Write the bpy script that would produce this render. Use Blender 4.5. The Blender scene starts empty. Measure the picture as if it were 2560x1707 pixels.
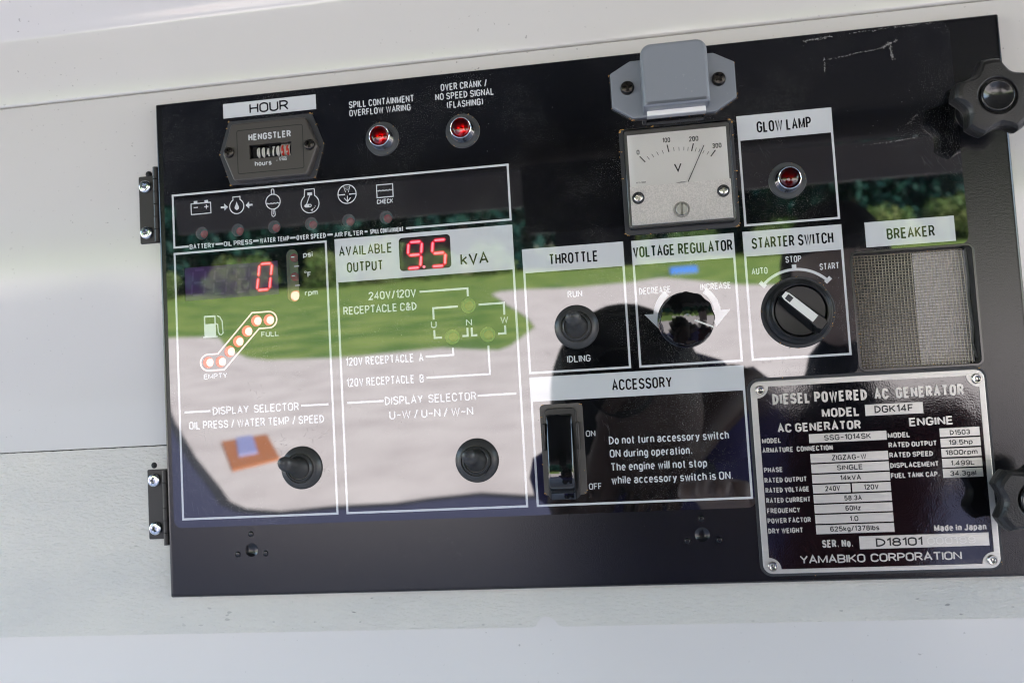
import bpy, bmesh, math, random
from mathutils import Vector, Matrix
from mathutils.geometry import tessellate_polygon
R = math.radians
S = bpy.context.scene
C = S.collection
rnd = random.Random(7)

# ------------------------------------------------------------ camera, world, sun, exposure
# panel frame: x right, y up, z out of the panel (metres); the panel leans forward 10 degrees on the truck side
TILT = R(10)
s_, c_ = math.sin(TILT), math.cos(TILT)
M = Matrix(((1, 0, 0, 0), (0, -s_, -c_, 0), (0, c_, -s_, 1.87), (0, 0, 0, 1)))
cd = bpy.data.cameras.new('camera')
cam = bpy.data.objects.new('camera', cd); C.objects.link(cam)
ML = Matrix(((.98960870, .06369897, .12890716, .28046), (-.05645009, .99665292, -.05912987, -.19243),
             (-.13224221, .05123862, .98989222, .47366), (0, 0, 0, 1)))
cam.matrix_world = M @ ML
cd.sensor_width = 36; cd.lens = 28.796; cd.clip_start = .01; cd.clip_end = 900
cd.dof.use_dof = True; cd.dof.focus_distance = .474; cd.dof.aperture_fstop = 9.5
S.camera = cam
S.view_settings.view_transform = 'Standard'; S.view_settings.look = 'None'
S.view_settings.exposure = 3.16; S.view_settings.gamma = 1
S.cycles.filter_width = 1.15
SUN_EL, SUN_AZ = R(35), math.atan2(.58, .82)          # sun stands behind the truck, to the right
W = bpy.data.worlds.new('World'); S.world = W; W.use_nodes = True
wn = W.node_tree.nodes; wl = W.node_tree.links
sky = wn.new('ShaderNodeTexSky'); sky.sky_type = 'NISHITA'; sky.sun_disc = False
sky.sun_elevation = SUN_EL; sky.sun_rotation = SUN_AZ; sky.air_density = 1; sky.dust_density = 1.5
wl.new(sky.outputs[0], wn['Background'].inputs[0]); wn['Background'].inputs[1].default_value = .11
sl = bpy.data.lights.new('sun', 'SUN'); sl.energy = 5; sl.angle = R(.53); sl.color = (1, .95, .88)
sun = bpy.data.objects.new('sun', sl); C.objects.link(sun)
sdir = Vector((.58 * math.cos(SUN_EL), .82 * math.cos(SUN_EL), math.sin(SUN_EL)))
sun.rotation_euler = sdir.to_track_quat('Z', 'Y').to_euler()
EM = .098            # emission that reads as full white at this exposure

# ------------------------------------------------------------ materials
def mat(name, col, rough=.5, ior=1.5, metal=0, emis=None, estr=0, bump=None, dust=None, coat=0, spec=.5, var=None, aniso=None):
    m = bpy.data.materials.new(name); m.use_nodes = True
    nt = m.node_tree; n = nt.nodes; l = nt.links; p = n['Principled BSDF']
    p.inputs['Base Color'].default_value = (*col, 1); p.inputs['Roughness'].default_value = rough
    p.inputs['IOR'].default_value = ior; p.inputs['Metallic'].default_value = metal
    p.inputs['Specular IOR Level'].default_value = spec
    p.inputs['Coat Weight'].default_value = coat; p.inputs['Coat Roughness'].default_value = .05
    if emis: p.inputs['Emission Color'].default_value = (*emis, 1); p.inputs['Emission Strength'].default_value = estr
    tc = n.new('ShaderNodeTexCoord')
    src = tc.outputs['Object']
    if aniso:
        mp = n.new('ShaderNodeMapping'); mp.inputs['Scale'].default_value = aniso; l.new(src, mp.inputs[0]); src = mp.outputs[0]
    last = None
    for b in (bump or []):
        sc, st, dist = b[:3]
        t = n.new('ShaderNodeTexNoise'); t.inputs['Scale'].default_value = sc; t.inputs['Detail'].default_value = b[3] if len(b) > 3 else 2
        l.new(src, t.inputs['Vector'])
        bp = n.new('ShaderNodeBump'); bp.inputs['Strength'].default_value = st; bp.inputs['Distance'].default_value = dist
        l.new(t.outputs[0], bp.inputs['Height'])
        if last: l.new(last.outputs[0], bp.inputs['Normal'])
        last = bp
    if last: l.new(last.outputs[0], p.inputs['Normal'])
    c_out = None
    if var:   # (scale, colour b, lo, hi)
        t = n.new('ShaderNodeTexNoise'); t.inputs['Scale'].default_value = var[0]; t.inputs['Detail'].default_value = 5
        l.new(src, t.inputs['Vector'])
        r = n.new('ShaderNodeValToRGB'); r.color_ramp.elements[0].position = var[2]; r.color_ramp.elements[1].position = var[3]
        r.color_ramp.elements[0].color = (*col, 1); r.color_ramp.elements[1].color = (*var[1], 1)
        l.new(t.outputs[0], r.inputs[0]); l.new(r.outputs[0], p.inputs['Base Color']); c_out = r.outputs[0]
    if dust:  # list of (scale, lo, hi, colour, amount, mask scale)
        cur = c_out; rcur = None
        for (sc, lo, hi, dc, am, ms) in dust:
            t = n.new('ShaderNodeTexNoise'); t.inputs['Scale'].default_value = sc; t.inputs['Detail'].default_value = 1
            t2 = n.new('ShaderNodeTexNoise'); t2.inputs['Scale'].default_value = ms; t2.inputs['Detail'].default_value = 3
            l.new(src, t.inputs['Vector']); l.new(src, t2.inputs['Vector'])
            a = n.new('ShaderNodeMapRange'); a.inputs[1].default_value = lo; a.inputs[2].default_value = hi
            b = n.new('ShaderNodeMapRange'); b.inputs[1].default_value = .42; b.inputs[2].default_value = .68; b.inputs[4].default_value = am
            l.new(t.outputs[0], a.inputs[0]); l.new(t2.outputs[0], b.inputs[0])
            mu = n.new('ShaderNodeMath'); mu.operation = 'MULTIPLY'; l.new(a.outputs[0], mu.inputs[0]); l.new(b.outputs[0], mu.inputs[1])
            mx = n.new('ShaderNodeMix'); mx.data_type = 'RGBA'
            l.new(mu.outputs[0], mx.inputs[0]); mx.inputs[7].default_value = (*dc, 1)
            if cur: l.new(cur, mx.inputs[6])
            else: mx.inputs[6].default_value = (*col, 1)
            cur = mx.outputs[2]
            mr = n.new('ShaderNodeMath'); mr.operation = 'MULTIPLY_ADD'; mr.inputs[1].default_value = .6
            l.new(mu.outputs[0], mr.inputs[0])
            if rcur: l.new(rcur, mr.inputs[2])
            else: mr.inputs[2].default_value = rough
            rcur = mr.outputs[0]
        l.new(cur, p.inputs['Base Color']); l.new(rcur, p.inputs['Roughness'])
    return m

def clear(name, tint, gloss=1.5, milky=0, rough=.02, mcol=(.8, .8, .8)):
    m = bpy.data.materials.new(name); m.use_nodes = True
    n = m.node_tree.nodes; l = m.node_tree.links; n.remove(n['Principled BSDF'])
    o = n['Material Output']
    t = n.new('ShaderNodeBsdfTransparent'); t.inputs[0].default_value = (*tint, 1)
    g = n.new('ShaderNodeBsdfGlossy'); g.inputs['Roughness'].default_value = rough
    f = n.new('ShaderNodeFresnel'); f.inputs[0].default_value = gloss
    mx = n.new('ShaderNodeMixShader'); l.new(f.outputs[0], mx.inputs[0])
    if milky:
        d = n.new('ShaderNodeBsdfDiffuse'); d.inputs[0].default_value = (*mcol, 1)
        m2 = n.new('ShaderNodeMixShader'); m2.inputs[0].default_value = milky
        l.new(t.outputs[0], m2.inputs[1]); l.new(d.outputs[0], m2.inputs[2]); l.new(m2.outputs[0], mx.inputs[1])
    else: l.new(t.outputs[0], mx.inputs[1])
    l.new(g.outputs[0], mx.inputs[2]); l.new(mx.outputs[0], o.inputs[0])
    return m

GI = 2.28     # the hard glossy top coat of the printed sheet
speck = [(2300, .65, .71, (.30, .29, .27), 1.0, 18), (1100, .74, .80, (.25, .25, .25), .7, 14)]
m_overlay = mat('glossy_black_sheet', (.005, .005, .006), .018, GI, bump=[(7, .006, .002)], dust=speck)
m_white = mat('white_print', (.76, .78, .78), .03, GI, bump=[(7, .006, .002)])
m_black = mat('black_print', (.006, .006, .006), .03, GI, bump=[(7, .006, .002)])
m_plate = mat('black_powder_coat', (.009, .009, .011), .19, 1.55, bump=[(1900, .22, .0003, 2), (600, .05, .0003)],
              dust=[(2100, .76, .82, (.25, .24, .22), .7, 9)])
m_edge = mat('plate_edge', (.01, .01, .01), .2, 1.7)
m_paint = mat('white_gloss_paint', (.77, .748, .705), .13, 1.7, var=(2.5, (.70, .682, .645), .42, .75), bump=[(25, .06, .002), (330, .05, .0005)],
              dust=[(420, .74, .78, (.2, .18, .15), .9, 7)])
m_rough = mat('rough_white_paint', (.76, .735, .67), .3, 1.5, aniso=(.45, 1, 1), bump=[(560, 1.0, .0011, 3), (1300, .4, .0005)],
              var=(28, (.67, .66, .62), .35, .75), dust=[(300, .73, .77, (.1, .1, .09), .9, 6)])
m_lower = mat('pale_blue_white_paint', (.82, .785, .75), .2, 1.5, bump=[(60, .05, .001)], var=(4, (.77, .75, .73), .4, .7), dust=[(380, .75, .79, (.25, .23, .2), .8, 6)])
m_gap = mat('dark_gap', (.03, .028, .025), .7)
m_gasket = mat('rubber_gasket', (.035, .037, .042), .5, bump=[(1500, .3, .0003)])
m_greyplastic = mat('grey_brown_plastic', (.065, .058, .052), .36, 1.5, bump=[(2200, .25, .0002)])
m_groove = mat('groove', (.01, .01, .01), .5)
m_blkmetal = mat('black_screw_metal', (.05, .045, .04), .28, metal=.8)
m_chrome = mat('chrome', (.75, .75, .75), .08, metal=1)
m_zinc = mat('zinc_screw', (.72, .76, .78), .16, metal=1, bump=[(300, .1, .0005)])
m_nickel = mat('nickel', (.62, .60, .56), .22, metal=1)
m_redlens = clear('red_glass', (.95, .015, .025), 1.8)
m_refl = mat('lamp_reflector', (.95, .6, .6), .2, metal=.9)
m_redled = mat('red_led', (.85, .02, .04), .12, 1.5)
m_orled = mat('orange_led', (.9, .40, .06), .12, 1.5)
m_cup = mat('led_socket', (.03, .032, .034), .5)
m_cupg = mat('green_socket', (.28, .36, .10), .5)
m_cover = clear('clear_window', (.97, .97, .97), GI, .22, mcol=(.36, .38, .38))
m_coverg = clear('yellow_green_window', (.85, .95, .6), GI, .34, mcol=(.55, .68, .22))
m_coverk = clear('smoked_window', (.95, .93, .98), GI)
m_acryl = clear('clear_acrylic', (.99, .99, .985), 1.42)
m_pill = clear('milky_window', (.8, .85, .8), GI, .2, mcol=(.45, .5, .42))
m_pinkcov = clear('pink_window', (1, .93, .9), 1.6, .08, mcol=(.8, .6, .6))
m_purple = mat('purple_display_floor', (.16, .085, .30), .4)
m_dgrey = mat('grey_display_floor', (.045, .035, .05), .4)
m_dimseg = mat('unlit_segment', (.24, .14, .42), .4)
m_seg = mat('lit_segment', (.1, 0, 0), .5, emis=(1, .27, .32), estr=EM * 1.7)
m_halo = mat('segment_glow', (.1, 0, 0), .5, emis=(1, .0, .045), estr=EM * 1.0)
m_hot = mat('lit_led', (.2, .05, .05), .5, emis=(1, .62, .55), estr=EM * 2.2)
m_warm = mat('led_rim', (.3, .04, .02), .5, emis=(1, .30, .20), estr=EM * 1.15)
m_pinkline = mat('backlit_outline', (.7, .5, .48), .1, GI, emis=(1, .62, .58), estr=EM * .75)
m_boot = mat('black_rubber', (.058, .058, .056), .32, 1.5, bump=[(1400, .25, .0002)])
m_knobgloss = mat('gloss_black_knob', (.004, .004, .004), .06, 1.75)
m_switch = mat('satin_black_plastic', (.018, .018, .018), .3, 1.5, bump=[(1700, .3, .0002)])
m_lobed = mat('black_knob_plastic', (.022, .021, .020), .34, 1.55, bump=[(1300, .6, .0004)])
m_knobcap = mat('knob_cap', (.02, .02, .02), .16, 1.6, bump=[(700, .2, .0004)])
m_ivory = mat('ivory_paint', (.86, .86, .80), .4)
m_dial = mat('dial_card', (.9, .9, .87), .6)
m_ink = mat('black_ink', (.012, .012, .012), .6)
m_frost = mat('textured_acrylic', (.84, .83, .80), .35, 1.5, bump=[(1500, .35, .0006, 0)], var=(1500, (1, .98, .95), .42, .58))
m_well = mat('meter_body', (.085, .083, .078), .35)
m_greycover = mat('grey_lamp_plastic', (.25, .27, .295), .32, 1.5, bump=[(25, .1, .001)], dust=[(500, .73, .78, (.6, .6, .6), .7, 12)])
m_lens = clear('lamp_lens', (.9, .9, .86), 1.6, .93, .12, (.95, .95, .9))
m_brush = mat('brushed_steel', (.72, .70, .66), .38, metal=.65, bump=[(900, .5, .0004, 3)], aniso=(.06, 1, 1))
m_nameblack = mat('name_plate_enamel', (.006, .005, .006), .05, 1.9, bump=[(70, .08, .0008), (1100, .06, .0003)])
m_brass = mat('brass_fleck', (.78, .42, .10), .5, metal=.2)
m_wire = mat('galvanised_wire', (.36, .31, .235), .4, metal=.4)
m_void = mat('dark_interior', (.01, .01, .01), .6)
m_greyblock = mat('grey_breaker', (.8, .75, .74), .3, 1.5)
m_scuff = mat('chalky_scuff', (.28, .27, .26), .8)
m_rust = mat('rubber_putty', (.012, .011, .01), .6, bump=[(900, 1, .001)])

# ------------------------------------------------------------ geometry helpers: input in mm, x right, y DOWN, z out
def V(x, y, z): return Vector((x / 1000, -y / 1000, z / 1000))
class B:
    def __init__(s): s.v = []; s.f = []
    def add(s, pts, faces):
        k = len(s.v); s.v += pts; s.f += [tuple(i + k for i in f) for f in faces]
    def flat(s, loops, z):
        z = z if callable(z) else (lambda x, y, z0=z: z0)
        pts = [[V(x, y, z(x, y)) for x, y in L] for L in loops]
        fl = [Vector((p.x, p.y, 0)) for L in pts for p in L]
        tr = tessellate_polygon([[Vector((p.x, p.y, 0)) for p in L] for L in pts])
        fs = []
        for a, b, c in tr:
            n = (fl[b] - fl[a]).cross(fl[c] - fl[a])
            if abs(n.z) < 1e-14: continue
            fs.append((a, b, c) if n.z > 0 else (a, c, b))
        s.add([p for L in pts for p in L], fs)
    def wall(s, L, z0, z1, out=True):
        n = len(L); p = [V(x, y, z0) for x, y in L] + [V(x, y, z1) for x, y in L]
        ar = sum(L[i][0] * L[(i + 1) % n][1] - L[(i + 1) % n][0] * L[i][1] for i in range(n))
        fs = []
        for i in range(n):
            j = (i + 1) % n; q = (i, j, n + j, n + i)
            if (ar > 0) == out: q = q[::-1]
            fs.append(q)
        s.add(p, fs)
    def prism(s, L, z0, z1, bev=0, seg=3, cap=True, holes=()):
        """extruded outline with a rounded front edge"""
        lv = [(L, z0)]
        if bev:
            for i in range(seg + 1):
                a = math.pi / 2 * i / seg
                lv.append((inset(L, bev * (1 - math.cos(a))), z1 - bev + bev * math.sin(a)))
        else: lv.append((L, z1))
        n = len(L)
        ar = sum(L[i][0] * L[(i + 1) % n][1] - L[(i + 1) % n][0] * L[i][1] for i in range(n))
        for (A, za), (D, zb) in zip(lv, lv[1:]):
            p = [V(x, y, za) for x, y in A] + [V(x, y, zb) for x, y in D]
            s.add(p, [((i, (i + 1) % n, n + (i + 1) % n, n + i) if ar < 0 else (n + i, n + (i + 1) % n, (i + 1) % n, i)) for i in range(n)])
        if cap: s.flat([lv[-1][0]] + list(holes), z1)
        return lv[-1][0]
    def lathe(s, prof, cx=0, cy=0, seg=48, top=True, tilt=None):
        """prof: (r, z) from outside-bottom to centre-top; tilt(z)->(dx,dy) shifts rings"""
        rings = []
        for r, z in prof:
            dx, dy = tilt(z) if tilt else (0, 0)
            rings.append([V(cx + dx + r * math.cos(2 * math.pi * i / seg), cy + dy - r * math.sin(2 * math.pi * i / seg), z) for i in range(seg)])
        fs = []
        for k in range(len(rings) - 1):
            for i in range(seg):
                j = (i + 1) % seg; fs.append((k * seg + i, k * seg + j, (k + 1) * seg + j, (k + 1) * seg + i))
        if top: fs.append(tuple((len(rings) - 1) * seg + i for i in range(seg)))
        s.add([p for r in rings for p in r], fs)
    def ribbon(s, P, w, z, closed=False):
        P = [P[0]] + [q for p, q in zip(P, P[1:]) if math.hypot(q[0] - p[0], q[1] - p[1]) > 1e-4]
        if closed and math.hypot(P[0][0] - P[-1][0], P[0][1] - P[-1][1]) < 1e-3: P = P[:-1]
        n = len(P)
        if n < 2: return
        Lf, Rt = [], []
        for i in range(n):
            a = P[i - 1] if (i > 0 or closed) else None
            b = P[(i + 1) % n] if (i < n - 1 or closed) else None
            def un(u, v):
                d = math.hypot(v[0] - u[0], v[1] - u[1]); return ((v[0] - u[0]) / d, (v[1] - u[1]) / d)
            d1 = un(a, P[i]) if a else un(P[i], b); d2 = un(P[i], b) if b else d1
            nx, ny = -(d1[1] + d2[1]), d1[0] + d2[0]; q = math.hypot(nx, ny)
            if q < 1e-6: nx, ny, q = -d1[1], d1[0], 1
            nx /= q; ny /= q
            k = max(nx * -d1[1] + ny * d1[0], .45); hw = w / 2 / k
            Lf.append((P[i][0] + nx * hw, P[i][1] + ny * hw)); Rt.append((P[i][0] - nx * hw, P[i][1] - ny * hw))
        pts = [V(x, y, z) for x, y in Lf + Rt]
        # y is flipped by V, so (left, right) order below faces +z
        m = n if closed else n - 1
        s.add(pts, [(i, (i + 1) % n, n + (i + 1) % n, n + i) for i in range(m)])
    def box(s, x0, y0, z0, x1, y1, z1):
        p = [V(x, y, z) for z in (z0, z1) for x, y in ((x0, y0), (x1, y0), (x1, y1), (x0, y1))]
        s.add(p, [(0, 1, 2, 3), (7, 6, 5, 4), (0, 4, 5, 1), (1, 5, 6, 2), (2, 6, 7, 3), (3, 7, 4, 0)])
    def mesh(s, name, m, org=(0, 0), ang=30, recalc=False):
        me = bpy.data.meshes.new(name); o = V(org[0], org[1], 0)
        me.from_pydata([v - o for v in s.v], [], s.f)
        if recalc:
            bm = bmesh.new(); bm.from_mesh(me); bmesh.ops.remove_doubles(bm, verts=bm.verts, dist=1e-7)
            bmesh.ops.recalc_face_normals(bm, faces=bm.faces); bm.to_mesh(me); bm.free()
        me.materials.append(m); me.polygons.foreach_set('use_smooth', [True] * len(me.polygons))
        me.set_sharp_from_angle(angle=R(ang)); me.update()
        return me

def inset(L, d):
    n = len(L)
    ar = sum(L[i][0] * L[(i + 1) % n][1] - L[(i + 1) % n][0] * L[i][1] for i in range(n)); sg = 1 if ar > 0 else -1
    out = []
    for i in range(n):
        a, p, b = L[i - 1], L[i], L[(i + 1) % n]
        l1 = math.hypot(p[0] - a[0], p[1] - a[1]) or 1; l2 = math.hypot(b[0] - p[0], b[1] - p[1]) or 1
        n1 = (-(p[1] - a[1]) / l1 * sg, (p[0] - a[0]) / l1 * sg); n2 = (-(b[1] - p[1]) / l2 * sg, (b[0] - p[0]) / l2 * sg)
        mx, my = n1[0] + n2[0], n1[1] + n2[1]; q = math.hypot(mx, my) or 1; mx /= q; my /= q
        k = max(mx * n1[0] + my * n1[1], .4); out.append((p[0] + mx * d / k, p[1] + my * d / k))
    return out
def circ(cx, cy, r, n=40): return [(cx + r * math.cos(2 * math.pi * i / n), cy + r * math.sin(2 * math.pi * i / n)) for i in range(n)]
def rrect(x0, y0, x1, y1, r, n=6):
    r = r if isinstance(r, (tuple, list)) else (r,) * 4          # TL, TR, BR, BL
    o = []
    for (cx, cy, a, q) in ((x0 + r[0], y0 + r[0], 180, r[0]), (x1 - r[1], y0 + r[1], 270, r[1]), (x1 - r[2], y1 - r[2], 0, r[2]), (x0 + r[3], y1 - r[3], 90, r[3])):
        if q == 0: o.append((cx, cy)); continue
        for i in range(n + 1):
            t = R(a + 90 * i / n); o.append((cx + q * math.cos(t), cy + q * math.sin(t)))
    return o
def rect(x0, y0, x1, y1): return [(x0, y0), (x1, y0), (x1, y1), (x0, y1)]
def rpoly(P, r, n=4):
    """polygon with rounded corners"""
    o = []; m = len(P)
    for i in range(m):
        a, p, b = Vector(P[i - 1]), Vector(P[i]), Vector(P[(i + 1) % m])
        rr = r[i] if isinstance(r, (list, tuple)) else r
        if rr <= 0: o.append(tuple(p)); continue
        d1 = (a - p).normalized(); d2 = (b - p).normalized(); ang = d1.angle(d2)
        t = min(rr / math.tan(ang / 2), (a - p).length * .49, (b - p).length * .49)
        A, D = p + d1 * t, p + d2 * t
        for k in range(n + 1):
            u = k / n; q = A * (1 - u) ** 2 + p * 2 * u * (1 - u) + D * u * u; o.append((q.x, q.y))
    return o

# ------------------------------------------------------------ scene objects
def thing(name, label, cat, org=(0, 0), group=None):
    o = bpy.data.objects.new(name, None); C.objects.link(o); o.empty_display_size = .01
    o.matrix_world = M @ Matrix.Translation(V(org[0], org[1], 0))
    o['label'] = label; o['category'] = cat
    if group: o['group'] = group
    o['ox'] = float(org[0]); o['oy'] = float(org[1])
    return o
def part(name, b, m, parent, ang=30, recalc=False, kind=None, label=None):
    org = (parent['ox'], parent['oy'])
    o = bpy.data.objects.new(name, b.mesh(name, m, org, ang, recalc)); C.objects.link(o); o.parent = parent
    o['ox'], o['oy'] = org
    if kind: o['kind'] = kind
    if label: o['label'] = label
    return o
def inst(name, me, parent, x, y, z=0, rot=0, label=None):
    o = bpy.data.objects.new(name, me); C.objects.link(o); o.parent = parent
    o.location = V(x - parent['ox'], y - parent['oy'], z); o.rotation_euler = (0, 0, rot); o['ox'] = float(x); o['oy'] = float(y)
    if label: o['label'] = label
    return o
def clean():
    for o in bpy.data.objects:
        for k in ('ox', 'oy'):
            if k in o: del o[k]

# ------------------------------------------------------------ stroke lettering
def A(cx, cy, rx, ry, a0, a1, n=None):
    n = n or max(3, int(abs(a1 - a0) / 15))
    return [(cx + rx * math.cos(R(a0 + (a1 - a0) * i / n)), cy + ry * math.sin(R(a0 + (a1 - a0) * i / n))) for i in range(n + 1)]
w = .54
def bowl(x, y0, y1, xr):      # D-shaped bowl from (x,y1) round to (x,y0)
    r = min((y1 - y0) / 2, xr - x)
    return [(x, y1)] + A(xr - r, y1 - r, r, r, 90, 0) + A(xr - r, y0 + r, r, r, 0, -90) + [(x, y0)]
G = {
 'A': (.58, [[(0, 0), (.29, 1), (.58, 0)], [(.1, .33), (.48, .33)]]),
 'B': (w, [[(0, 0)] + [(0, 1)] + A(.54 - .25, .75, .23, .25, 90, -90) + [(0, .5)], [(.28, .5)] + A(.29, .25, .25, .25, 90, -90) + [(0, 0)]]),
 'C': (w, [A(.27, .73, .27, .27, 5, 180) + A(.27, .27, .27, .27, 180, 355)]),
 'D': (w, [bowl(0, 0, 1, .54) + [(0, 1)]]),
 'E': (.48, [[(.48, 1), (0, 1), (0, 0), (.48, 0)], [(0, .52), (.43, .52)]]),
 'F': (.46, [[(.46, 1), (0, 1), (0, 0)], [(0, .5), (.40, .5)]]),
 'G': (.56, [A(.28, .72, .28, .28, 8, 180) + A(.28, .28, .28, .28, 180, 360) + [(.56, .47), (.3, .47)]]),
 'H': (w, [[(0, 0), (0, 1)], [(w, 0), (w, 1)], [(0, .52), (w, .52)]]),
 'I': (.0, [[(0, 0), (0, 1)]]),
 'J': (.42, [[(.42, 1)] + [(.42, .22)] + A(.21, .21, .21, .21, 0, -180)]),
 'K': (w, [[(0, 0), (0, 1)], ([(w, 1), (0, .38)], .85), ([(.17, .56), (w, 0)], .9)]),
 'L': (.45, [[(0, 1), (0, 0), (.45, 0)]]),
 'M': (.68, [[(0, 0), (0, 1)], [(.68, 0), (.68, 1)], ([(.01, 1), (.34, .08), (.67, 1)], .68)]),
 'N': (.56, [[(0, 0), (0, 1)], [(.56, 0), (.56, 1)], ([(.0, 1), (.56, 0)], .7)]),
 'O': (w, [A(.27, .73, .27, .27, 0, 180) + A(.27, .27, .27, .27, 180, 360) + [(.54, .73)]]),
 'P': (.51, [[(0, 0)] + [(0, 1)] + A(.24, .73, .27, .27, 90, -90) + [(0, .46)]]),
 'Q': (w, [A(.27, .73, .27, .27, 0, 180) + A(.27, .27, .27, .27, 180, 360) + [(.54, .73)], [(.32, .25), (.56, -.04)]]),
 'R': (w, [[(0, 0)] + [(0, 1)] + A(.25, .74, .26, .26, 90, -90) + [(0, .48)], [(.28, .48), (w, 0)]]),
 'S': (w, [A(.27, .745, .26, .255, 10, 195) + [(.06, .58), (.45, .43)] + A(.27, .255, .27, .255, 25, -170)]),
 'T': (.54, [[(0, 1), (.54, 1)], [(.27, 1), (.27, 0)]]),
 'U': (w, [[(0, 1)] + A(.27, .27, .27, .27, 180, 360) + [(w, 1)]]),
 'V': (.56, [[(0, 1), (.28, 0), (.56, 1)]]),
 'W': (.84, [([(0, 1), (.21, 0), (.42, .97), (.63, 0), (.84, 1)], .78)]),
 'X': (.54, [[(0, 0), (.54, 1)], [(0, 1), (.54, 0)]]),
 'Y': (.56, [[(0, 1), (.28, .45), (.56, 1)], [(.28, .45), (.28, 0)]]),
 'Z': (.5, [[(0, 1), (.5, 1), (0, 0), (.5, 0)]]),
 '0': (.5, [A(.25, .75, .25, .25, 0, 180) + A(.25, .25, .25, .25, 180, 360) + [(.5, .75)]]),
 '1': (.2, [[(0, .78), (.2, 1), (.2, 0)]]),
 '2': (.5, [A(.25, .75, .25, .25, 175, -20) + [(0, 0), (.5, 0)]]),
 '3': (.5, [A(.25, .75, .24, .25, 165, -80) + A(.25, .26, .25, .26, 80, -165)]),
 '4': (.52, [[(.38, 0), (.38, 1), (0, .28), (.52, .28)]]),
 '5': (.5, [[(.46, 1), (.07, 1), (.03, .53)] + A(.25, .31, .25, .31, 130, -160)]),
 '6': (.5, [A(.25, .3, .25, .3, 180, -180) + [(0, .3)] + A(.27, .72, .27, .28, 180, 30)]),
 '7': (.48, [[(0, 1), (.48, 1), (.17, 0)]]),
 '8': (.5, [A(.25, .76, .22, .24, -90, 270), A(.25, .27, .25, .27, 90, 450)]),
 '9': (.5, [A(.25, .7, .25, .3, 0, 360) + [(.5, .7)] + A(.23, .28, .27, .28, 0, -150)]),
 '/': (.34, [[(0, -.06), (.34, 1.06)]]),
 '-': (.42, [[(0, .45), (.42, .45)]]),
 '.': (.06, [[(0, .05), (.08, .05)]]),
 ',': (.1, [[(.08, .1), (.0, -.15)]]),
 '(': (.16, [A(.28, .5, .28, .62, 130, 230)]),
 ')': (.16, [A(-.12, .5, .28, .62, 50, -50)]),
 '&': (.58, [[(.58, 0), (.14, .66)] + A(.26, .8, .15, .2, 210, -30) + [(.1, .42)] + A(.23, .25, .23, .25, 150, 320) + [(.56, .45)]]),
 'a': (.42, [A(.21, .53, .2, .19, 165, 0) + [(.42, 0)], [(.42, .42), (.2, .4)] + A(.18, .2, .18, .2, 90, 270) + [(.28, 0), (.42, .14)]]),
 'b': (.42, [[(0, 1), (0, 0)], A(.21, .36, .21, .36, 180, -180)]),
 'c': (.4, [A(.21, .36, .21, .36, 40, 320)]),
 'd': (.42, [[(.42, 1), (.42, 0)], A(.21, .36, .21, .36, 0, 360)]),
 'e': (.42, [[(0, .38), (.42, .38)] + A(.21, .36, .21, .36, 5, 310)]),
 'g': (.42, [A(.21, .37, .21, .35, 0, 360), [(.42, .72), (.42, -.08)] + A(.21, -.08, .21, .18, 0, -150)]),
 'h': (.4, [[(0, 0), (0, 1)], [(0, .45)] + A(.2, .5, .2, .22, 180, 0) + [(.4, 0)]]),
 'i': (.0, [[(0, 0), (0, .7)], [(0, .86), (0, 1)]]),
 'j': (.1, [[(.1, .7), (.1, -.2)], [(.1, .86), (.1, 1)]]),
 'k': (.4, [[(0, 0), (0, 1)], [(.4, .72), (0, .3)], [(.13, .43), (.4, 0)]]),
 'l': (.0, [[(0, 0), (0, 1)]]),
 'm': (.64, [[(0, 0), (0, .72)], [(0, .5)] + A(.16, .54, .16, .18, 180, 0) + [(.32, 0)], [(.32, .5)] + A(.48, .54, .16, .18, 180, 0) + [(.64, 0)]]),
 'n': (.4, [[(0, 0), (0, .72)], [(0, .5)] + A(.2, .5, .2, .22, 180, 0) + [(.4, 0)]]),
 'o': (.42, [A(.21, .36, .21, .36, 0, 360)]),
 'p': (.42, [[(0, .72), (0, -.26)], A(.21, .36, .21, .36, 180, -180)]),
 'r': (.26, [[(0, 0), (0, .72)], [(0, .45)] + A(.22, .48, .22, .22, 180, 80)]),
 's': (.38, [A(.19, .535, .18, .175, 20, 200) + [(.05, .4), (.33, .31)] + A(.19, .18, .19, .18, 30, -165)]),
 't': (.26, [[(.1, .95)] + A(.26, .16, .16, .16, 180, 270)[:] , [(0, .7), (.26, .7)]]),
 'u': (.4, [[(0, .72)] + A(.2, .22, .2, .22, 180, 360) + [(.4, .72)], [(.4, .3), (.4, 0)]]),
 'w': (.6, [[(0, .72), (.15, 0), (.3, .68), (.45, 0), (.6, .72)]]),
 'y': (.42, [[(0, .72), (.21, .05)], [(.42, .72), (.16, -.1), (.04, -.24)]]),
 'z': (.38, [[(0, .7), (.38, .7), (0, 0), (.38, 0)]]),
}
G['t'] = (.26, [[(.1, .95), (.1, .16)] + A(.24, .15, .14, .15, 190, 270), [(0, .7), (.26, .7)]])
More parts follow.
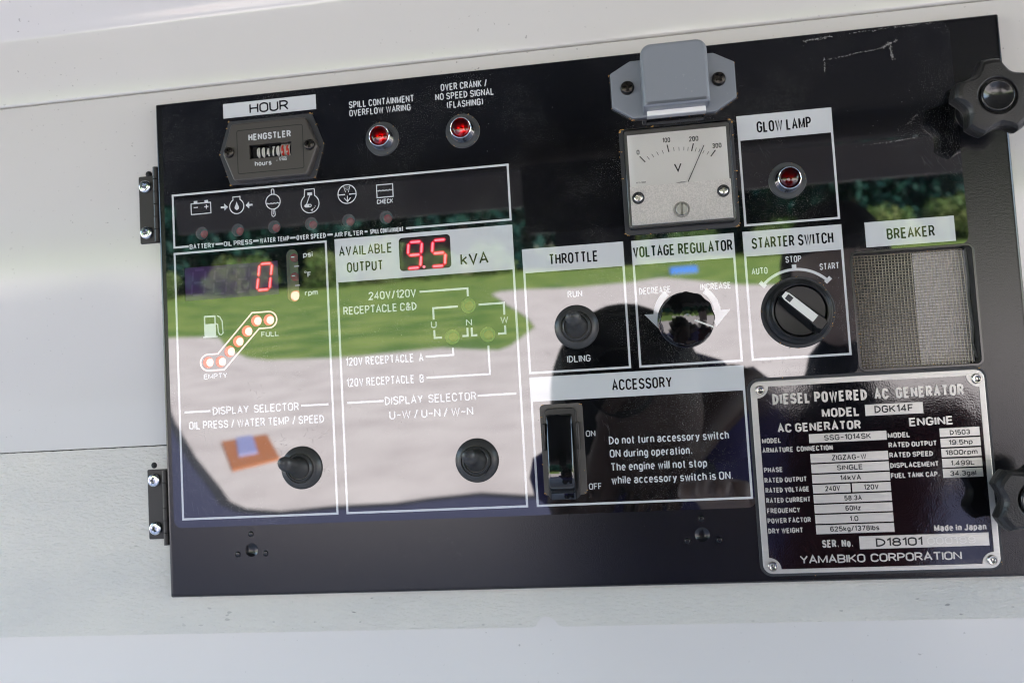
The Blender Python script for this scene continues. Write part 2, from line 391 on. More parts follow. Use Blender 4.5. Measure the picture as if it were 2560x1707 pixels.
def text(b, s, x0, x1, yb, h, wt=.13, gap=.2, z=.04, depth=0, space=.34, fine=False):
    """fit the string between x0 and x1 (outer edges), baseline yb (y down), cap height h, all mm"""
    t = wt * h; ws = sum(G[c][0] for c in s if c != ' '); n = len([c for c in s if c != ' ']); ns = s.count(' ')
    tot = x1 - x0 - t; lg = t + gap * .46 * h; sp = space * h * .8
    sx = (tot - (n - 1) * lg - ns * sp) / ws if ws else h
    if ws and sx < .72 * h:            # tight line: close the gaps a little, keep letters legible
        k_ = min(1, tot / ((n - 1) * lg + ns * sp + ws * .72 * h)); lg = t + (lg - t) * max(.45, k_ ** 2); sp *= max(.6, k_); sx = (tot - (n - 1) * lg - ns * sp) / ws
    cur = 0; pos = []
    for ch in s:
        if ch == ' ': cur += sp; continue
        pos.append((ch, cur)); cur += G[ch][0] * sx + lg
    k = 0
    for ch, px in pos:
        for st in G[ch][1]:
            fw = 1
            if isinstance(st, tuple): st, fw = st
            P = [(x0 + t / 2 + px + a * sx, yb - t / 2 - c * (h - t)) for a, c in st]
            if fine: P = [P[0]] + [(p[0] + (q[0] - p[0]) * i / 6, p[1] + (q[1] - p[1]) * i / 6) for p, q in zip(P, P[1:]) for i in range(1, 7)]
            cl = len(P) > 6 and abs(P[0][0] - P[-1][0]) < .02 * h and abs(P[0][1] - P[-1][1]) < .02 * h
            zz = z + depth + (k % 5) * .006; k += 1
            n0 = len(b.v)
            b.ribbon(P, t * fw, zz, cl)
            if depth:       # raised letter: walls down to the plate
                n = (len(b.v) - n0) // 2; m = n if cl else n - 1
                lo = [v - Vector((0, 0, depth / 1000)) for v in b.v[n0:]]; k0 = len(b.v); b.v += lo
                for i in range(m):
                    j = (i + 1) % n
                    b.f.append((n0 + j, n0 + i, k0 + i, k0 + j)); b.f.append((n0 + n + i, n0 + n + j, k0 + n + j, k0 + n + i))
                if not cl:
                    b.f.append((n0, n0 + n, k0 + n, k0)); b.f.append((n0 + n - 1, k0 + n - 1, k0 + 2 * n - 1, n0 + 2 * n - 1))
def letter(parent, m, *items, **kw):
    for it in items:
        b = B(); text(b, *it, **kw); part('lettering', b, m, parent)

def screw(name, Rr, h, m, cross=.62, slot=False, seg=32):
    """pan head with a real cross or slot recess; origin on its seat"""
    b = B(); q = Rr * .17; e = Rr * cross
    if slot: cr = [(-q * .6, -Rr * .98), (q * .6, -Rr * .98), (q * .6, Rr * .98), (-q * .6, Rr * .98)]; top = Rr
    else: cr = [(-q, -e), (q, -e), (q * 1.3, -q * 1.3), (e, -q), (e, q), (q * 1.3, q * 1.3), (q, e), (-q, e), (-q * 1.3, q * 1.3), (-e, q), (-e, -q), (-q * 1.3, -q * 1.3)]
    if slot:
        b.lathe([(Rr, 0), (Rr, h * .8), (Rr * .93, h)], seg=seg, top=False)
        n = seg; arcR = [(x, y) for x, y in circ(0, 0, Rr * .93, 64) if x > q * .6]; arcR.sort(key=lambda p: math.atan2(p[1], p[0]))
        for sg in (1, -1): b.flat([[(sg * x, y) for x, y in arcR]], h)
        b.flat([cr], h * .35); b.wall([(x, y * .93) for x, y in cr], h * .35, h, False)
        return b.mesh(name, m, recalc=False)
    prof = [(Rr, 0)] + [(Rr * (.70 + .30 * math.cos(R(a))), h * (.25 + .70 * math.sin(R(a)))) for a in (0, 20, 40, 60, 75, 90)]
    b.lathe(prof, seg=seg, top=False)
    b.flat([circ(0, 0, Rr * .70, seg)[::1], cr], lambda x, y: h * .95 if math.hypot(x, y) > Rr * .68 else h)
    b.wall(cr, h * .2, h, False); b.flat([cr], h * .2)
    return b.mesh(name, m, ang=35)
def flecks(parent, L, n, z, seed, size=.45):
    r = random.Random(seed); b = B(); m = len(L)
    for _ in range(n):
        i = r.randrange(m); u = r.random(); a, c = L[i], L[(i + 1) % m]
        if math.hypot(c[0] - a[0], c[1] - a[1]) < 1.5 and r.random() < .5: continue
        x = a[0] + (c[0] - a[0]) * u + r.gauss(0, .12); y = a[1] + (c[1] - a[1]) * u + r.gauss(0, .12)
        k = r.randint(1, 3)
        for _ in range(k):
            sz = size * r.uniform(.25, .9); xx = x + r.gauss(0, .4); yy = y + r.gauss(0, .15); a0 = r.random() * 6
            ps = [V(xx + sz * r.uniform(.5, 1) * math.cos(a0 + t * 1.25), yy + sz * r.uniform(.35, .8) * math.sin(a0 + t * 1.25), z + .02 + .1 * r.random()) for t in range(5)]
            b.add(ps, [(4, 3, 2, 1, 0)])
    part('brass_fleck', b, m_brass, parent, kind='stuff')
def polyL(n, **k): return n

# ============================================================ VEHICLE SIDE (large structure)
body = thing('equipment_truck', 'white painted steel side of the truck behind the black control panel', 'truck')
def sheet(name, x0, x1, prof, m, rl=.8):
    """profile [(y, z)] swept along x"""
    b = B(); n = len(prof); b.add([V(x, y, z) for x in (x0, x1) for y, z in prof], [(i, n + i, n + i + 1, i + 1) for i in range(n - 1)])
    return part(name, b, m, body, ang=60, recalc=False)
XL, XR = -1700, 2300
up = [(-420, -2), (-200, -2), (-120, -1.0), (-96, .5), (-86, 1.6), (-80, 1.3), (-76, .2), (-70, -2.2), (-64, -5), (-61, -5.9), (-59, -6.5), (-57.6, -7.0), (-56.6, -7.4), (-55, -7.75), (-52, -8.0), (-40, -8.1), (-13.2, -8), (-12.2, -8.3), (-11.8, -9.2), (-11.7, -12)]
sheet('upper_side_sheet', XL, XR, up, m_paint)
sheet('main_side_sheet', XL, XR, [(-11.2, -12), (-11.1, -9.4), (-10.6, -8.5), (-9.6, -8.2), (60, -8.1), (213.4, -8.0), (214.2, -8.3), (214.4, -12)], m_paint)
b = B(); out = [(XL, 214.8)] + [(x, 214.8 + .10 * math.sin(x * .9) + rnd.uniform(-.12, .12)) for x in range(-130, 30, 3)] + [(XR, 214.8)] + [(XR, 330.2)] + \
    [(236.5 + 1.5, 330.2), (235.6, 329.4), (233.6, 326.6), (231.6, 324.9), (229.6, 324.3), (227.5, 324.2), (225.3, 325.2), (223.6, 327.3), (222.3, 329.6), (220.2, 330.3)] + [(XL, 330.3)]
b.prism(out, -10, -7.4, 0)
part('rough_painted_strip', b, m_rough, body)
sheet('lower_side_sheet', XL, XR, [(321, -8.4), (345, -8.3), (700, -8.3), (705, -20)], m_lower)
b = B(); b.flat([rect(XL, -420, XR, 700)], -13); part('seam_backing', b, m_gap, body)
for q in ((-9.6, 42.3), (-11.7, 226.6)):
    b = B(); b.lathe([(2.1, -8.2), (1.9, -7.2), (1.2, -6.6), (.4, -6.4)], q[0], q[1], 12); part('rubber_plug', b, m_rust, body)
m_truck = mat('truck_white', (.7, .7, .7), .4)
m_dark = mat('hood_black', (.006, .006, .006), .6)
def wbox(name, x0, y0, z0, x1, y1, z1, m, parent):
    """box in world metres under a panel-frame parent"""
    me = bpy.data.meshes.new(name)
    p = [Vector((x, y, z)) for z in (z0, z1) for x, y in ((x0, y0), (x1, y0), (x1, y1), (x0, y1))]
    me.from_pydata(p, [], [(3, 2, 1, 0), (4, 5, 6, 7), (0, 1, 5, 4), (1, 2, 6, 5), (2, 3, 7, 6), (3, 0, 4, 7)])
    me.materials.append(m); o = bpy.data.objects.new(name, me); C.objects.link(o)
    if parent: o.parent = parent; o.matrix_parent_inverse = parent.matrix_world.inverted()
    return o
bpy.context.view_layer.update()
wbox('unseen_shade_box', -6, .12, .8, 6.5, 2.5, 2.6, m_truck, body)  # unseen truck bulk, height shaped so sun reaches the ground close by

# ============================================================ CONTROL PANEL
panel = thing('control_panel', 'black hinged generator control panel with white printed frames, symbols and red digits', 'control panel')
H_AV = rrect(153.8, 98, 185.2, 118, 2.2)
H_PU = rect(16.6, 105.6, 77.4, 126.2)
LEDS = [(29.0, 84.8), (52.5, 84.8), (76.1, 84.7), (99.7, 84.7), (123.3, 84.7), (146.8, 84.7)]
GLEDS = [(194.0, 141.3), (183.4, 159.1), (204.7, 159.1)]
FUEL = [(30.3, 165.0), (38.4, 165.0), (44.4, 159.1), (50.2, 153.3), (56.1, 147.4), (62.3, 141.4), (70.3, 141.4)]
PILL = rrect(83.0, 99.4, 90.4, 131.6, 3.7, 8)
FOUT = [(30.3, 160.1), (36.8, 160.1)] + [(59.8, 136.4)] + [(70.5, 136.4)] + [(70.5 + 4.95 * math.sin(R(a)), 141.35 - 4.95 * math.cos(R(a))) for a in range(15, 180, 15)] + \
       [(70.5, 146.3), (64.0, 146.3), (40.6, 170.0), (30.3, 170.0)] + [(30.3 - 4.95 * math.sin(R(a)), 165.05 + 4.95 * math.cos(R(a))) for a in range(15, 180, 15)]
HOLES = [H_AV, H_PU, PILL] + [circ(x, y, 4.05, 28) for x, y in LEDS] + [circ(x, y, 4.5, 28) for x, y in GLEDS] + [circ(x, y, 3.45, 24) for x, y in FUEL]
decal = rpoly([(5, 1.3), (473.3, 1.3), (473.7, 126.9), (411.2, 126.9), (410.8, 194.0), (352.3, 194.2), (350.2, 198), (350.4, 265.0), (4.6, 264.8)],
              [6, 7, 6, 0, 6, 4, 0, 5, 6], 6)
BW = rrect(412, 127.6, 474.6, 192.3, 2.6)
DIM = [((53.7, 279.3), [(53.6, 269.9), (44.8, 281.7), (62.5, 281.6)]), ((319.9, 279.0), [(319.9, 270.2), (311.5, 282.3), (329.0, 282.3)])]
ph = [BW] + [circ(c[0], c[1], 4.1, 28) for c, _ in DIM] + [circ(q[0], q[1], 1.75, 16) for _, d in DIM for q in d]
po = rrect(0, 0, 500, 306.9, 1.2, 3)
b = B(); b.prism(po, -7.6, -.3, 2.6, 5, holes=ph + HOLES)
pl = part('face_plate', b, m_plate, panel)
b = B()
for (c, d) in DIM:
    b = B(); n = 28
    for L in [circ(c[0], c[1], 4.1, 28)] + [circ(q[0], q[1], 1.75, 16) for q in d]: b.wall(L, -1.2, -.3, False)
    pr = [(4.1, -.3), (3.7, -.55), (3.0, -.95), (2.2, -1.25), (1.2, -1.42), (.5, -1.46)]
    b.lathe(pr, c[0], c[1], n)
    dm = part('stamped_dimple', b, m_plate, panel)
    for q in d:
        b = B(); b.lathe([(1.45, -1.1), (1.45, -.34), (1.2, -.2), (.6, -.16)], q[0], q[1], 16); part('weld_stud', b, m_plate, dm)
b = B(); b.wall(po, -7.7, -7.6); b.flat([inset(po, -.4)], -7.7)
part('back_edge', b, m_edge, panel)
b = B(); b.flat([decal] + HOLES, 0); b.wall(decal, -.3, 0)
for L in HOLES: b.wall(L, -.6, 0, False)
ov = part('printed_sheet', b, m_overlay, panel)

# printed frames
def frame(outer, inners, m=m_white, holes=()):
    b = B(); b.flat([outer] + inners + list(holes), .02); return part('printed_frame', b, m, ov)
T_ = 1.25
def box_frame(x0, y0, x1, y1, head=None, holes=()):
    iy = head if head else y0 + T_
    return frame(rect(x0, y0, x1, y1), [rect(x0 + T_, iy, x1 - T_, y1 - T_)], holes=holes)
f_hour = frame(rect(45.9, 5.0, 106.1, 14.2), [])
f_av = box_frame(114, 95.4, 222.8, 260.2, 121.9, [H_AV])
box_frame(10, 95.7, 109.1, 260.2)
f_th = box_frame(227.7, 110.6, 286.6, 183.8, 124.8)
f_vr = box_frame(291.2, 110.7, 348.95, 183.8, 124.8)
f_ss = box_frame(353.7, 110.6, 407.6, 183.7, 124.8)
f_gl = box_frame(355.1, 44.0, 407.3, 107.6, 58.3)
f_ac = box_frame(227.7, 185.7, 349.0, 260.2, 199.8)
f_br = frame(rect(419.9, 110.7, 466.9, 124.7), [])
b = B()      # warning lamp frame, broken by its captions
yb = 92.35
b.ribbon([(20.1, yb), (10.62, yb), (10.62, 59.6), (222.1, 59.6), (222.1, yb), (158.7, yb)], T_, .02)
for x0, x1 in ((37.8, 42.6), (62.3, 65.8), (86.1, 89.5), (109.7, 113.1), (133.1, 134.9)): b.ribbon([(x0, yb), (x1, yb)], 1.15, .02)
part('printed_frame', b, m_white, ov)
K = dict(z=.045)
letter(f_hour, m_black, ('HOUR', 63.1, 88.5, 12.8, 6.3), wt=.155, **K)
letter(f_av, m_black, ('AVAILABLE', 116.5, 149.6, 106.2, 6.0), ('OUTPUT', 121.1, 143.5, 116.3, 6.1), ('kVA', 190.8, 207.6, 117.2, 6.9), wt=.145, gap=.24, **K)
letter(f_th, m_black, ('THROTTLE', 243.2, 271.7, 121.0, 6.4), wt=.15, **K)
letter(f_vr, m_black, ('VOLTAGE REGULATOR', 291.9, 347.8, 120.7, 6.4), wt=.15, **K)
letter(f_ss, m_black, ('STARTER SWITCH', 358.4, 402.8, 120.8, 6.3), wt=.15, **K)
letter(f_gl, m_black, ('GLOW LAMP', 365.9, 395.8, 54.6, 6.5), wt=.15, **K)
letter(f_ac, m_black, ('ACCESSORY', 275.0, 308.9, 196.0, 6.3), wt=.15, **K)
letter(f_br, m_black, ('BREAKER', 431.2, 456.4, 121.2, 6.1), wt=.15, **K)
letter(ov, m_white, ('BATTERY', 20.7, 37.2, 94.3, 3.1), ('OIL PRESS', 43.1, 61.8, 94.2, 3.1), ('WATER TEMP', 66.6, 85.6, 94.1, 3.1), ('OVER SPEED', 90.1, 108.8, 94.1, 3.1),
       ('AIR FILTER', 114.1, 132.2, 94.3, 3.0), ('SPILL CONTAINMENT', 136.5, 157.2, 94.1, 2.9), wt=.19, **K)
letter(ov, m_white, ('CHECK', 141.6, 151.7, 76.4, 2.9), ('EMPTY', 27.2, 42.5, 175.2, 3.2), ('FULL', 65.2, 76.4, 151.7, 3.2), ('psi', 93.8, 99.9, 105.0, 3.4),
       ('rpm', 94.0, 102.1, 128.4, 3.4), ('F', 96.1, 98.4, 117.3, 3.3), wt=.18, **K)
letter(ov, m_white, ('DISPLAY  SELECTOR', 32.2, 87.4, 197.3, 4.9), ('OIL PRESS / WATER TEMP / SPEED', 16.5, 102.8, 205.5, 4.9),
       ('240V/120V', 133.7, 162.9, 133.9, 4.9), ('RECEPTACLE C&D', 117.6, 162.9, 141.8, 4.9), ('120V RECEPTACLE  A', 117.7, 165.5, 172.5, 5.0), ('120V RECEPTACLE  B', 117.6, 165.1, 185.0, 5.0),
       ('U', 171.0, 174.4, 153.2, 4.0), ('N', 192.1, 195.7, 153.2, 4.0), ('W', 212.7, 217.3, 153.2, 4.0),
       ('DISPLAY  SELECTOR', 140.7, 196.0, 197.1, 5.0), ('U-W / U-N / W-N', 143.0, 193.6, 205.7, 5.1),
       ('RUN', 252.8, 261.3, 140.9, 3.9), ('IDLING', 250.3, 263.8, 178.5, 4.0), ('DECREASE', 293.9, 311.7, 142.1, 3.9), ('INCREASE', 328.3, 345.3, 142.1, 3.8),
       ('STOP', 376.1, 384.7, 130.0, 3.7), ('AUTO', 357.2, 366.0, 135.3, 3.8), ('START', 394.2, 404.7, 135.4, 3.7), ('ON', 258.4, 263.9, 221.5, 3.6), ('OFF', 258.3, 265.7, 251.6, 3.6),
       ('Do not turn accessory switch', 271.3, 338.3, 226.5, 4.6), ('ON during operation.', 271.3, 317.6, 234.0, 4.6), ('The engine will not stop', 271.4, 325.3, 241.6, 4.6), ('while accessory switch is ON.', 271.3, 339.0, 249.0, 4.6),
       ('SPILL CONTAINMENT', 126.9, 167.6, 16.0, 4.3), ('OVERFLOW WARING', 126.9, 165.3, 21.1, 4.1), ('OVER CRANK /', 184.3, 212.5, 11.3, 4.3), ('NO SPEED SIGNAL', 180.7, 216.4, 16.8, 4.2), ('(FLASHING)', 187.5, 209.6, 22.3, 4.2),
       wt=.155, **K)
# printed lines and symbols
b = B(); lw = 1.15
for P in ([(13.8, 194.7), (30.8, 194.7)], [(88.6, 194.6), (105.8, 194.6)], [(117.4, 194.5), (140.1, 194.5)], [(196.7, 194.5), (219.6, 194.5)],
          [(165.1, 131.1), (194.1, 131.1), (194.1, 135.8)], [(187.8, 141.4), (172.8, 141.4), (172.8, 148.2)], [(172.8, 154.5), (172.8, 159.1), (177.3, 159.1)],
          [(189.6, 159.1), (192.75, 159.1), (192.75, 154.4)], [(195.3, 154.4), (195.3, 159.1), (198.5, 159.1)], [(200.2, 141.2), (215.2, 141.2), (215.2, 148.2)],
          [(215.2, 154.4), (215.2, 159.1), (210.8, 159.1)], [(166.8, 169.8), (183.5, 169.8), (183.5, 165.6)], [(166.7, 182.3), (204.7, 182.3), (204.7, 165.5)]):
    b = B(); b.ribbon(P, lw, .02); part('printed_line', b, m_white, ov)
def symbol(fn):
    b = B(); fn(b); part('warning_symbol', b, m_white, ov)
def s_batt(b):
    b.ribbon(rect(22.6, 65.9, 35.5, 72.6), .6, .02, True); b.flat([rect(24.4, 64.3, 26.8, 65.7)], .02); b.flat([rect(31.5, 64.3, 33.9, 65.7)], .02)
    b.ribbon([(24.3, 68.4), (27.0, 68.4)], .6, .02); b.ribbon([(31.2, 68.4), (34.0, 68.4)], .6, .02); b.ribbon([(32.6, 67.0), (32.6, 69.8)], .6, .03)
def s_oil(b):
    P = [(52.5 + 4.6 * math.sin(R(a)), 69.9 - 4.6 * math.cos(R(a))) for a in range(30, 331, 10)]
    b.ribbon(P + [(50.2, 64.0), (54.8, 64.0)], .6, .02, True)
    b.flat([[(52.5, 67.0), (53.3, 69.2), (53.95, 70.5), (53.8, 71.5), (52.5, 72.3), (51.2, 71.5), (51.05, 70.5), (51.7, 69.2)]], .02)
    b.flat([[(42.1, 69.2), (44.4, 69.2), (44.4, 67.6), (46.8, 69.8), (44.4, 72.0), (44.4, 70.4), (42.1, 70.4)]], .02)
    b.flat([[(62.8, 69.2), (60.6, 69.2), (60.6, 67.6), (58.2, 69.8), (60.6, 72.0), (60.6, 70.4), (62.8, 70.4)]], .02)
def s_temp(b):
    b.ribbon(circ(76.05, 69.1, 4.6), .6, .02, True)
    b.ribbon([(75.2, 64.5), (75.2, 62.1)] + [(76.05 - .85 * math.cos(R(a)), 62.1 - .85 * math.sin(R(a))) for a in (30, 60, 90, 120, 150)] + [(76.9, 62.1), (76.9, 64.5)], .5, .03)
    b.ribbon([(75.2, 73.6), (75.0, 76.6)] + [(76.05 - 1.1 * math.cos(R(a)), 77.2 + 1.1 * math.sin(R(a))) for a in (0, 40, 90, 140, 180)] + [(77.1, 76.6), (76.9, 73.6)], .5, .03)
    b.ribbon([(76.05, 74), (76.05, 77)], .35, .03)
    b.ribbon([(71.8, 70.1)] + [(72.0 + i * .68, 70.3 - (.55 if i % 3 == 1 else 0)) for i in range(12)] + [(80.2, 70.0)], .5, .03)
def s_speed(b):
    P = [(99.6 + 5.7 * math.sin(R(a)), 72.3 - 5.7 * math.cos(R(a))) for a in range(34, 327, 8)]
    b.ribbon(P + [(96.6, 63.4), (102.6, 63.4)], .6, .02, True)
    b.flat([rect(98.2, 65.4, 101.2, 67.2)], .02); b.ribbon([(99.8, 67), (97.3, 72.8)], .5, .03)
    b.flat([rrect(96.0, 72.5, 100.6, 74.6, 1.0, 4), circ(99.5, 73.55, .55, 12)], .04)
    for a in (118, 134, 150): b.flat([circ(99.3 + 4.0 * math.sin(R(a)), 72.3 - 4.0 * math.cos(R(a)), .3, 8)], .03)
    b.flat([[(101.2, 75.6), (99.7, 76.2), (100.9, 77.2)]], .03)
def s_air(b):
    b.ribbon(circ(123.2, 68.5, 5.7), .6, .02, True); b.ribbon([(117.8, 68.7), (121.9, 68.7)], .7, .03); b.ribbon([(124.5, 68.7), (128.6, 68.7)], .7, .03)
    b.ribbon([(121.2, 63.6), (122.4, 67.4)], .35, .03); b.ribbon([(125.2, 63.6), (124.1, 67.4)], .35, .03)
    for i in range(3):
        for j in range(4 - i): b.flat([circ(122.1 + j * .75 + i * .37, 64.3 + i * .85, .24, 6)], .03)
    b.ribbon([(123.3, 69.6), (123.3, 72.6)], .5, .03); b.ribbon([(121.3, 70.8), (123.3, 73.1), (125.3, 70.8)], .55, .035)
def s_spill(b):
    b.ribbon(rect(141.8, 64.7, 151.8, 72.4), .6, .02, True)
    b.ribbon([(142.2, 68.2)] + [(142.8 + i * .7, 68.5 - (.55 if i % 3 == 1 else 0)) for i in range(12)] + [(151.4, 68.2)], .5, .03)
for fn in (s_batt, s_oil, s_temp, s_speed, s_air, s_spill): symbol(fn)
b = B()      # fuel pump symbol
b.flat([rrect(28.5, 136.3, 36.1, 149.0, .5, 2), rect(29.3, 137.3, 35.3, 141.4)], .02); b.flat([rect(27.7, 149.0, 37.0, 149.8)], .02)
b.ribbon([(36.2, 141.6)] + [(37.3, 141.9), (37.6, 146.5), (38.3, 148.3), (39.6, 148.6), (40.6, 147.6), (40.5, 144.5), (40.3, 140.2), (38.9, 137.6), (37.1, 136.7)], .65, .03)
part('fuel_symbol', b, m_white, ov)
b = B(); b.ribbon(FOUT, .9, .02, True); part('fuel_gauge_outline', b, m_pinkline, ov)
b = B(); b.ribbon(circ(94.9, 114.0, .55, 14), .3, .03, True); part('degree_mark', b, m_white, ov)
b = B()      # voltage arrows
ac = (320.0, 155.8)
for sg in (-1, 1):
    b = B()
    a0, a1 = (128, 174) if sg < 0 else (52, 6)
    o_ = [(ac[0] + 19.0 * math.cos(R(a0 + (a1 - a0) * i / 8)), ac[1] - 19.0 * math.sin(R(a0 + (a1 - a0) * i / 8))) for i in range(9)]
    i_ = [(ac[0] + 15.4 * math.cos(R(a0 + (a1 - a0) * i / 8)), ac[1] - 15.4 * math.sin(R(a0 + (a1 - a0) * i / 8))) for i in range(9)]
    b.flat([o_ + i_[::-1]], .02)
    b.flat([[(295.9, 153.6), (306.5, 153.9), (306.5, 165.5)] if sg < 0 else [(344.1, 153.9), (333.5, 153.9), (335.5, 163.5)]], .024)
    part('direction_arrow', b, m_white, ov)
b = B(); cx, cy = 380.5, 158.0; rr = 24.0
P = [(cx + rr * math.cos(R(a)), cy - rr * math.sin(R(a))) for a in range(43, 138, 3)]
b.ribbon(P, 1.55, .02); b.ribbon([(380.5, 131.2), (380.5, 134)], 2.4, .03)
for a in (43.5, 136.5): b.ribbon([(cx + q * math.cos(R(a)), cy - q * math.sin(R(a))) for q in (22.4, 26.4)], 2.2, .03)
part('selector_arc', b, m_white, ov)

# displays behind the sheet
def seg7(b, b2, segs, x, y, w_, h, sl, t, dz=0):
    def q(u, v): return (x + u * w_ + sl * (1 - v) * h, y + v * h)
    S7 = {'a': ((0, 0), (1, 0)), 'b': ((1, 0), (1, .5)), 'c': ((1, .5), (1, 1)), 'd': ((0, 1), (1, 1)), 'e': ((0, .5), (0, 1)), 'f': ((0, 0), (0, .5)), 'g': ((0, .5), (1, .5))}
    for k in segs:
        (a, c), (d, e) = S7[k]; p, r_ = Vector(q(a, c)), Vector(q(d, e)); dr = (r_ - p).normalized(); nn = Vector((-dr.y, dr.x))
        for bb, tt, g, zz in ((b, t, .70, -2.2 + dz), (b2, t * 2.1, .1, -2.35 + dz)):
            if bb is None: continue
            P, Q = p + dr * t * g, r_ - dr * t * g; h_ = tt / 2
            bb.flat([[tuple(P), tuple(P + dr * h_ * .8 + nn * h_), tuple(Q - dr * h_ * .8 + nn * h_), tuple(Q), tuple(Q - dr * h_ * .8 - nn * h_), tuple(P + dr * h_ * .8 - nn * h_)]], zz)
def window(name, L, floor, cover, z=-2.6):
    b = B(); b.flat([L], z); b.wall(L, z, min(-.6, z + .2), False); o = part(name, b, floor, panel)
    b = B(); b.flat([inset(L, -.02)], -.04); part('display_glass', b, cover, o)
    return o
d1 = window('output_display', H_AV, m_dgrey, m_coverk)
for x, sg in ((158.5, 'abcdfg'), (173.4, 'acdfg')):
    b, b2 = B(), B(); seg7(b, b2, sg, x - .9, 100.6, 8.2, 15.6, .11, 1.2); part('lit_digit', b, m_seg, d1); part('digit_glow', b2, m_halo, d1)
b = B(); b.lathe([(.9, -2.5), (.9, -2.2)], 168.0, 116.0, 16); part('decimal_point', b, m_seg, d1)
d2 = window('speed_display', H_PU, m_purple, m_coverk, z=-.9)
for x in (20.5, 34.8, 49.1):
    b = B(); seg7(b, None, 'abcdefg', x, 107.4, 8.2, 15.6, .11, 1.3, 1.5); part('unlit_digit', b, m_dimseg, d2)
b, b2 = B(), B(); seg7(b, b2, 'abcdef', 63.2, 106.8, 8.0, 15.9, .15, 1.1, 1.6); part('lit_digit', b, m_seg, d2); part('digit_glow', b2, m_halo, d2)
def led(name, x, y, rc, rl, zl, mc, ml, cover, label=None, zb=-5):
    b = B(); L = circ(x, y, rc, 28); b.flat([L], zb); b.wall(L, zb, -.6, False); o = part(name, b, mc, panel, label=label)
    b = B(); b.lathe([(rl, zb)] + [(rl * math.cos(R(a)), zl - rl * .75 + rl * .75 * math.sin(R(a))) for a in (0, 20, 40, 60, 80)], x, y, 24); part('bulb', b, ml, o, ang=60)
    b = B(); b.flat([circ(x, y, rc + .02, 28)], -.02); part('window', b, cover, o)
for x, y in LEDS: led('warning_led', x, y, 4.05, 2.5, -1.7, m_cup, m_redled, m_cover)
for x, y in GLEDS: led('receptacle_led', x, y, 4.5, 2.7, -1.2, m_cupg, m_orled, m_coverg)
for x, y in FUEL: led('fuel_led', x, y, 3.45, 2.6, -1.1, m_warm, m_hot, m_pinkcov, zb=-2.6)
b = B(); b.flat([PILL], -4.5); b.wall(PILL, -4.5, -.6, False); pi = part('unit_indicator', b, m_cupg, panel)
b = B(); b.flat([inset(PILL, -.02)], -.02); part('window', b, m_pill, pi)
for yy in (104.2, 115.8):
    b = B(); b.lathe([(2.6, -4.4), (2.6, -2.4), (2.0, -1.5), (.8, -1.1)], 86.9, yy, 20); part('bulb', b, m_redled, pi)
b = B(); b.lathe([(3.5, -3.0), (3.3, -2.6)], 87.0, 127.7, 24); part('bulb_rim', b, m_warm, pi)
b = B(); b.lathe([(2.7, -2.5), (2.5, -1.2), (1.6, -.6), (.5, -.4)], 87.0, 127.7, 24); part('lit_bulb', b, m_hot, pi)
for x0, x1, yy in ((86.0, 88.2, 104.2), (87.9, 91.0, 110.0), (86.2, 88.2, 115.7), (88.0, 91.1, 121.7)):
    b = B(); b.ribbon([(x0, yy), (x1, yy)], .5, .02); part('tick_mark', b, m_white, pi)

# chalky scuffs in the upper right corner and wear marks
b = B(); r = random.Random(3)
def scuff(x0, y0, x1, y1, n, wd, sc):
    for _ in range(n):
        u = r.random(); x = x0 + (x1 - x0) * u + r.gauss(0, sc); y = y0 + (y1 - y0) * u + r.gauss(0, sc); a = math.atan2(y1 - y0, x1 - x0) + r.gauss(0, .5); l_ = r.uniform(.2, 1.0)
        b.ribbon([(x, y), (x + l_ * math.cos(a), y + l_ * math.sin(a))], wd * r.uniform(.4, 1.2), .02 + r.random() * .05)
scuff(407.5, 16.5, 440, 12.7, 60, .22, .12); scuff(441.0, 10.2, 442.2, 20.0, 60, .25, .5); scuff(437, 12.8, 445, 9.5, 50, .25, .35)
scuff(405.7, 14.5, 405.6, 23, 30, .25, .15); scuff(440, 66.5, 450, 65.7, 40, .2, .06); scuff(419, 67.4, 440, 66.7, 25, .15, .15)
scuff(395, 4.5, 410, 3.4, 60, .3, .35); scuff(447, 58, 452, 53, 30, .14, .5); scuff(420, 2.8, 465, 1.8, 50, .25, .25)
part('chalky_scuff', b, m_scuff, ov, kind='stuff')
b = B()
for (x0, y0, x1, y1, n) in ((452, 60, 472, 80, 38), (300, 168, 312, 182, 14), (236, 222, 246, 240, 8), (258, 145, 270, 180, 10), (268, 205, 275, 225, 12), (120, 20, 160, 48, 18), (5, 225, 60, 262, 14), (360, 60, 372, 72, 12), (30, 86, 45, 93, 5), (232, 255, 280, 264, 8), (108, 238, 112, 244, 5)):
    for _ in range(n):
        x = r.uniform(x0, x1); y = r.uniform(y0, y1); a = R(65) + r.gauss(0, .25); l_ = r.uniform(1.5, 7)
        b.ribbon([(x, y), (x + l_ * math.cos(a) * .5, y + l_ * math.sin(a) * .55), (x + l_ * math.cos(a + .08), y + l_ * math.sin(a + .08))], .045, .015)
part('fine_scratch', b, mat('scratch_haze', (.12, .12, .12), .5), ov, kind='stuff')
b = B()
for (cx_, cy_, n) in ((75, 218, 60), (100, 214, 40), (98, 236, 40), (60, 182, 25), (86, 180, 20), (325, 176, 30), (338, 150, 14), (372, 186, 22), (150, 232, 24), (250, 158, 10), (240, 170, 10), (56, 254, 20)):
    for _ in range(n // 2):
        x = cx_ + r.gauss(0, 5); y = cy_ + r.gauss(0, 4); a = r.random() * 6.3; l_ = r.uniform(.3, 1.6)
        b.ribbon([(x, y), (x + l_ * math.cos(a), y + l_ * math.sin(a)), (x + 1.6 * l_ * math.cos(a + .6), y + 1.6 * l_ * math.sin(a + .6))], r.uniform(.04, .10), .012)
part('dirt_smear', b, mat('dirt', (.16, .14, .13), .5), ov, kind='stuff')

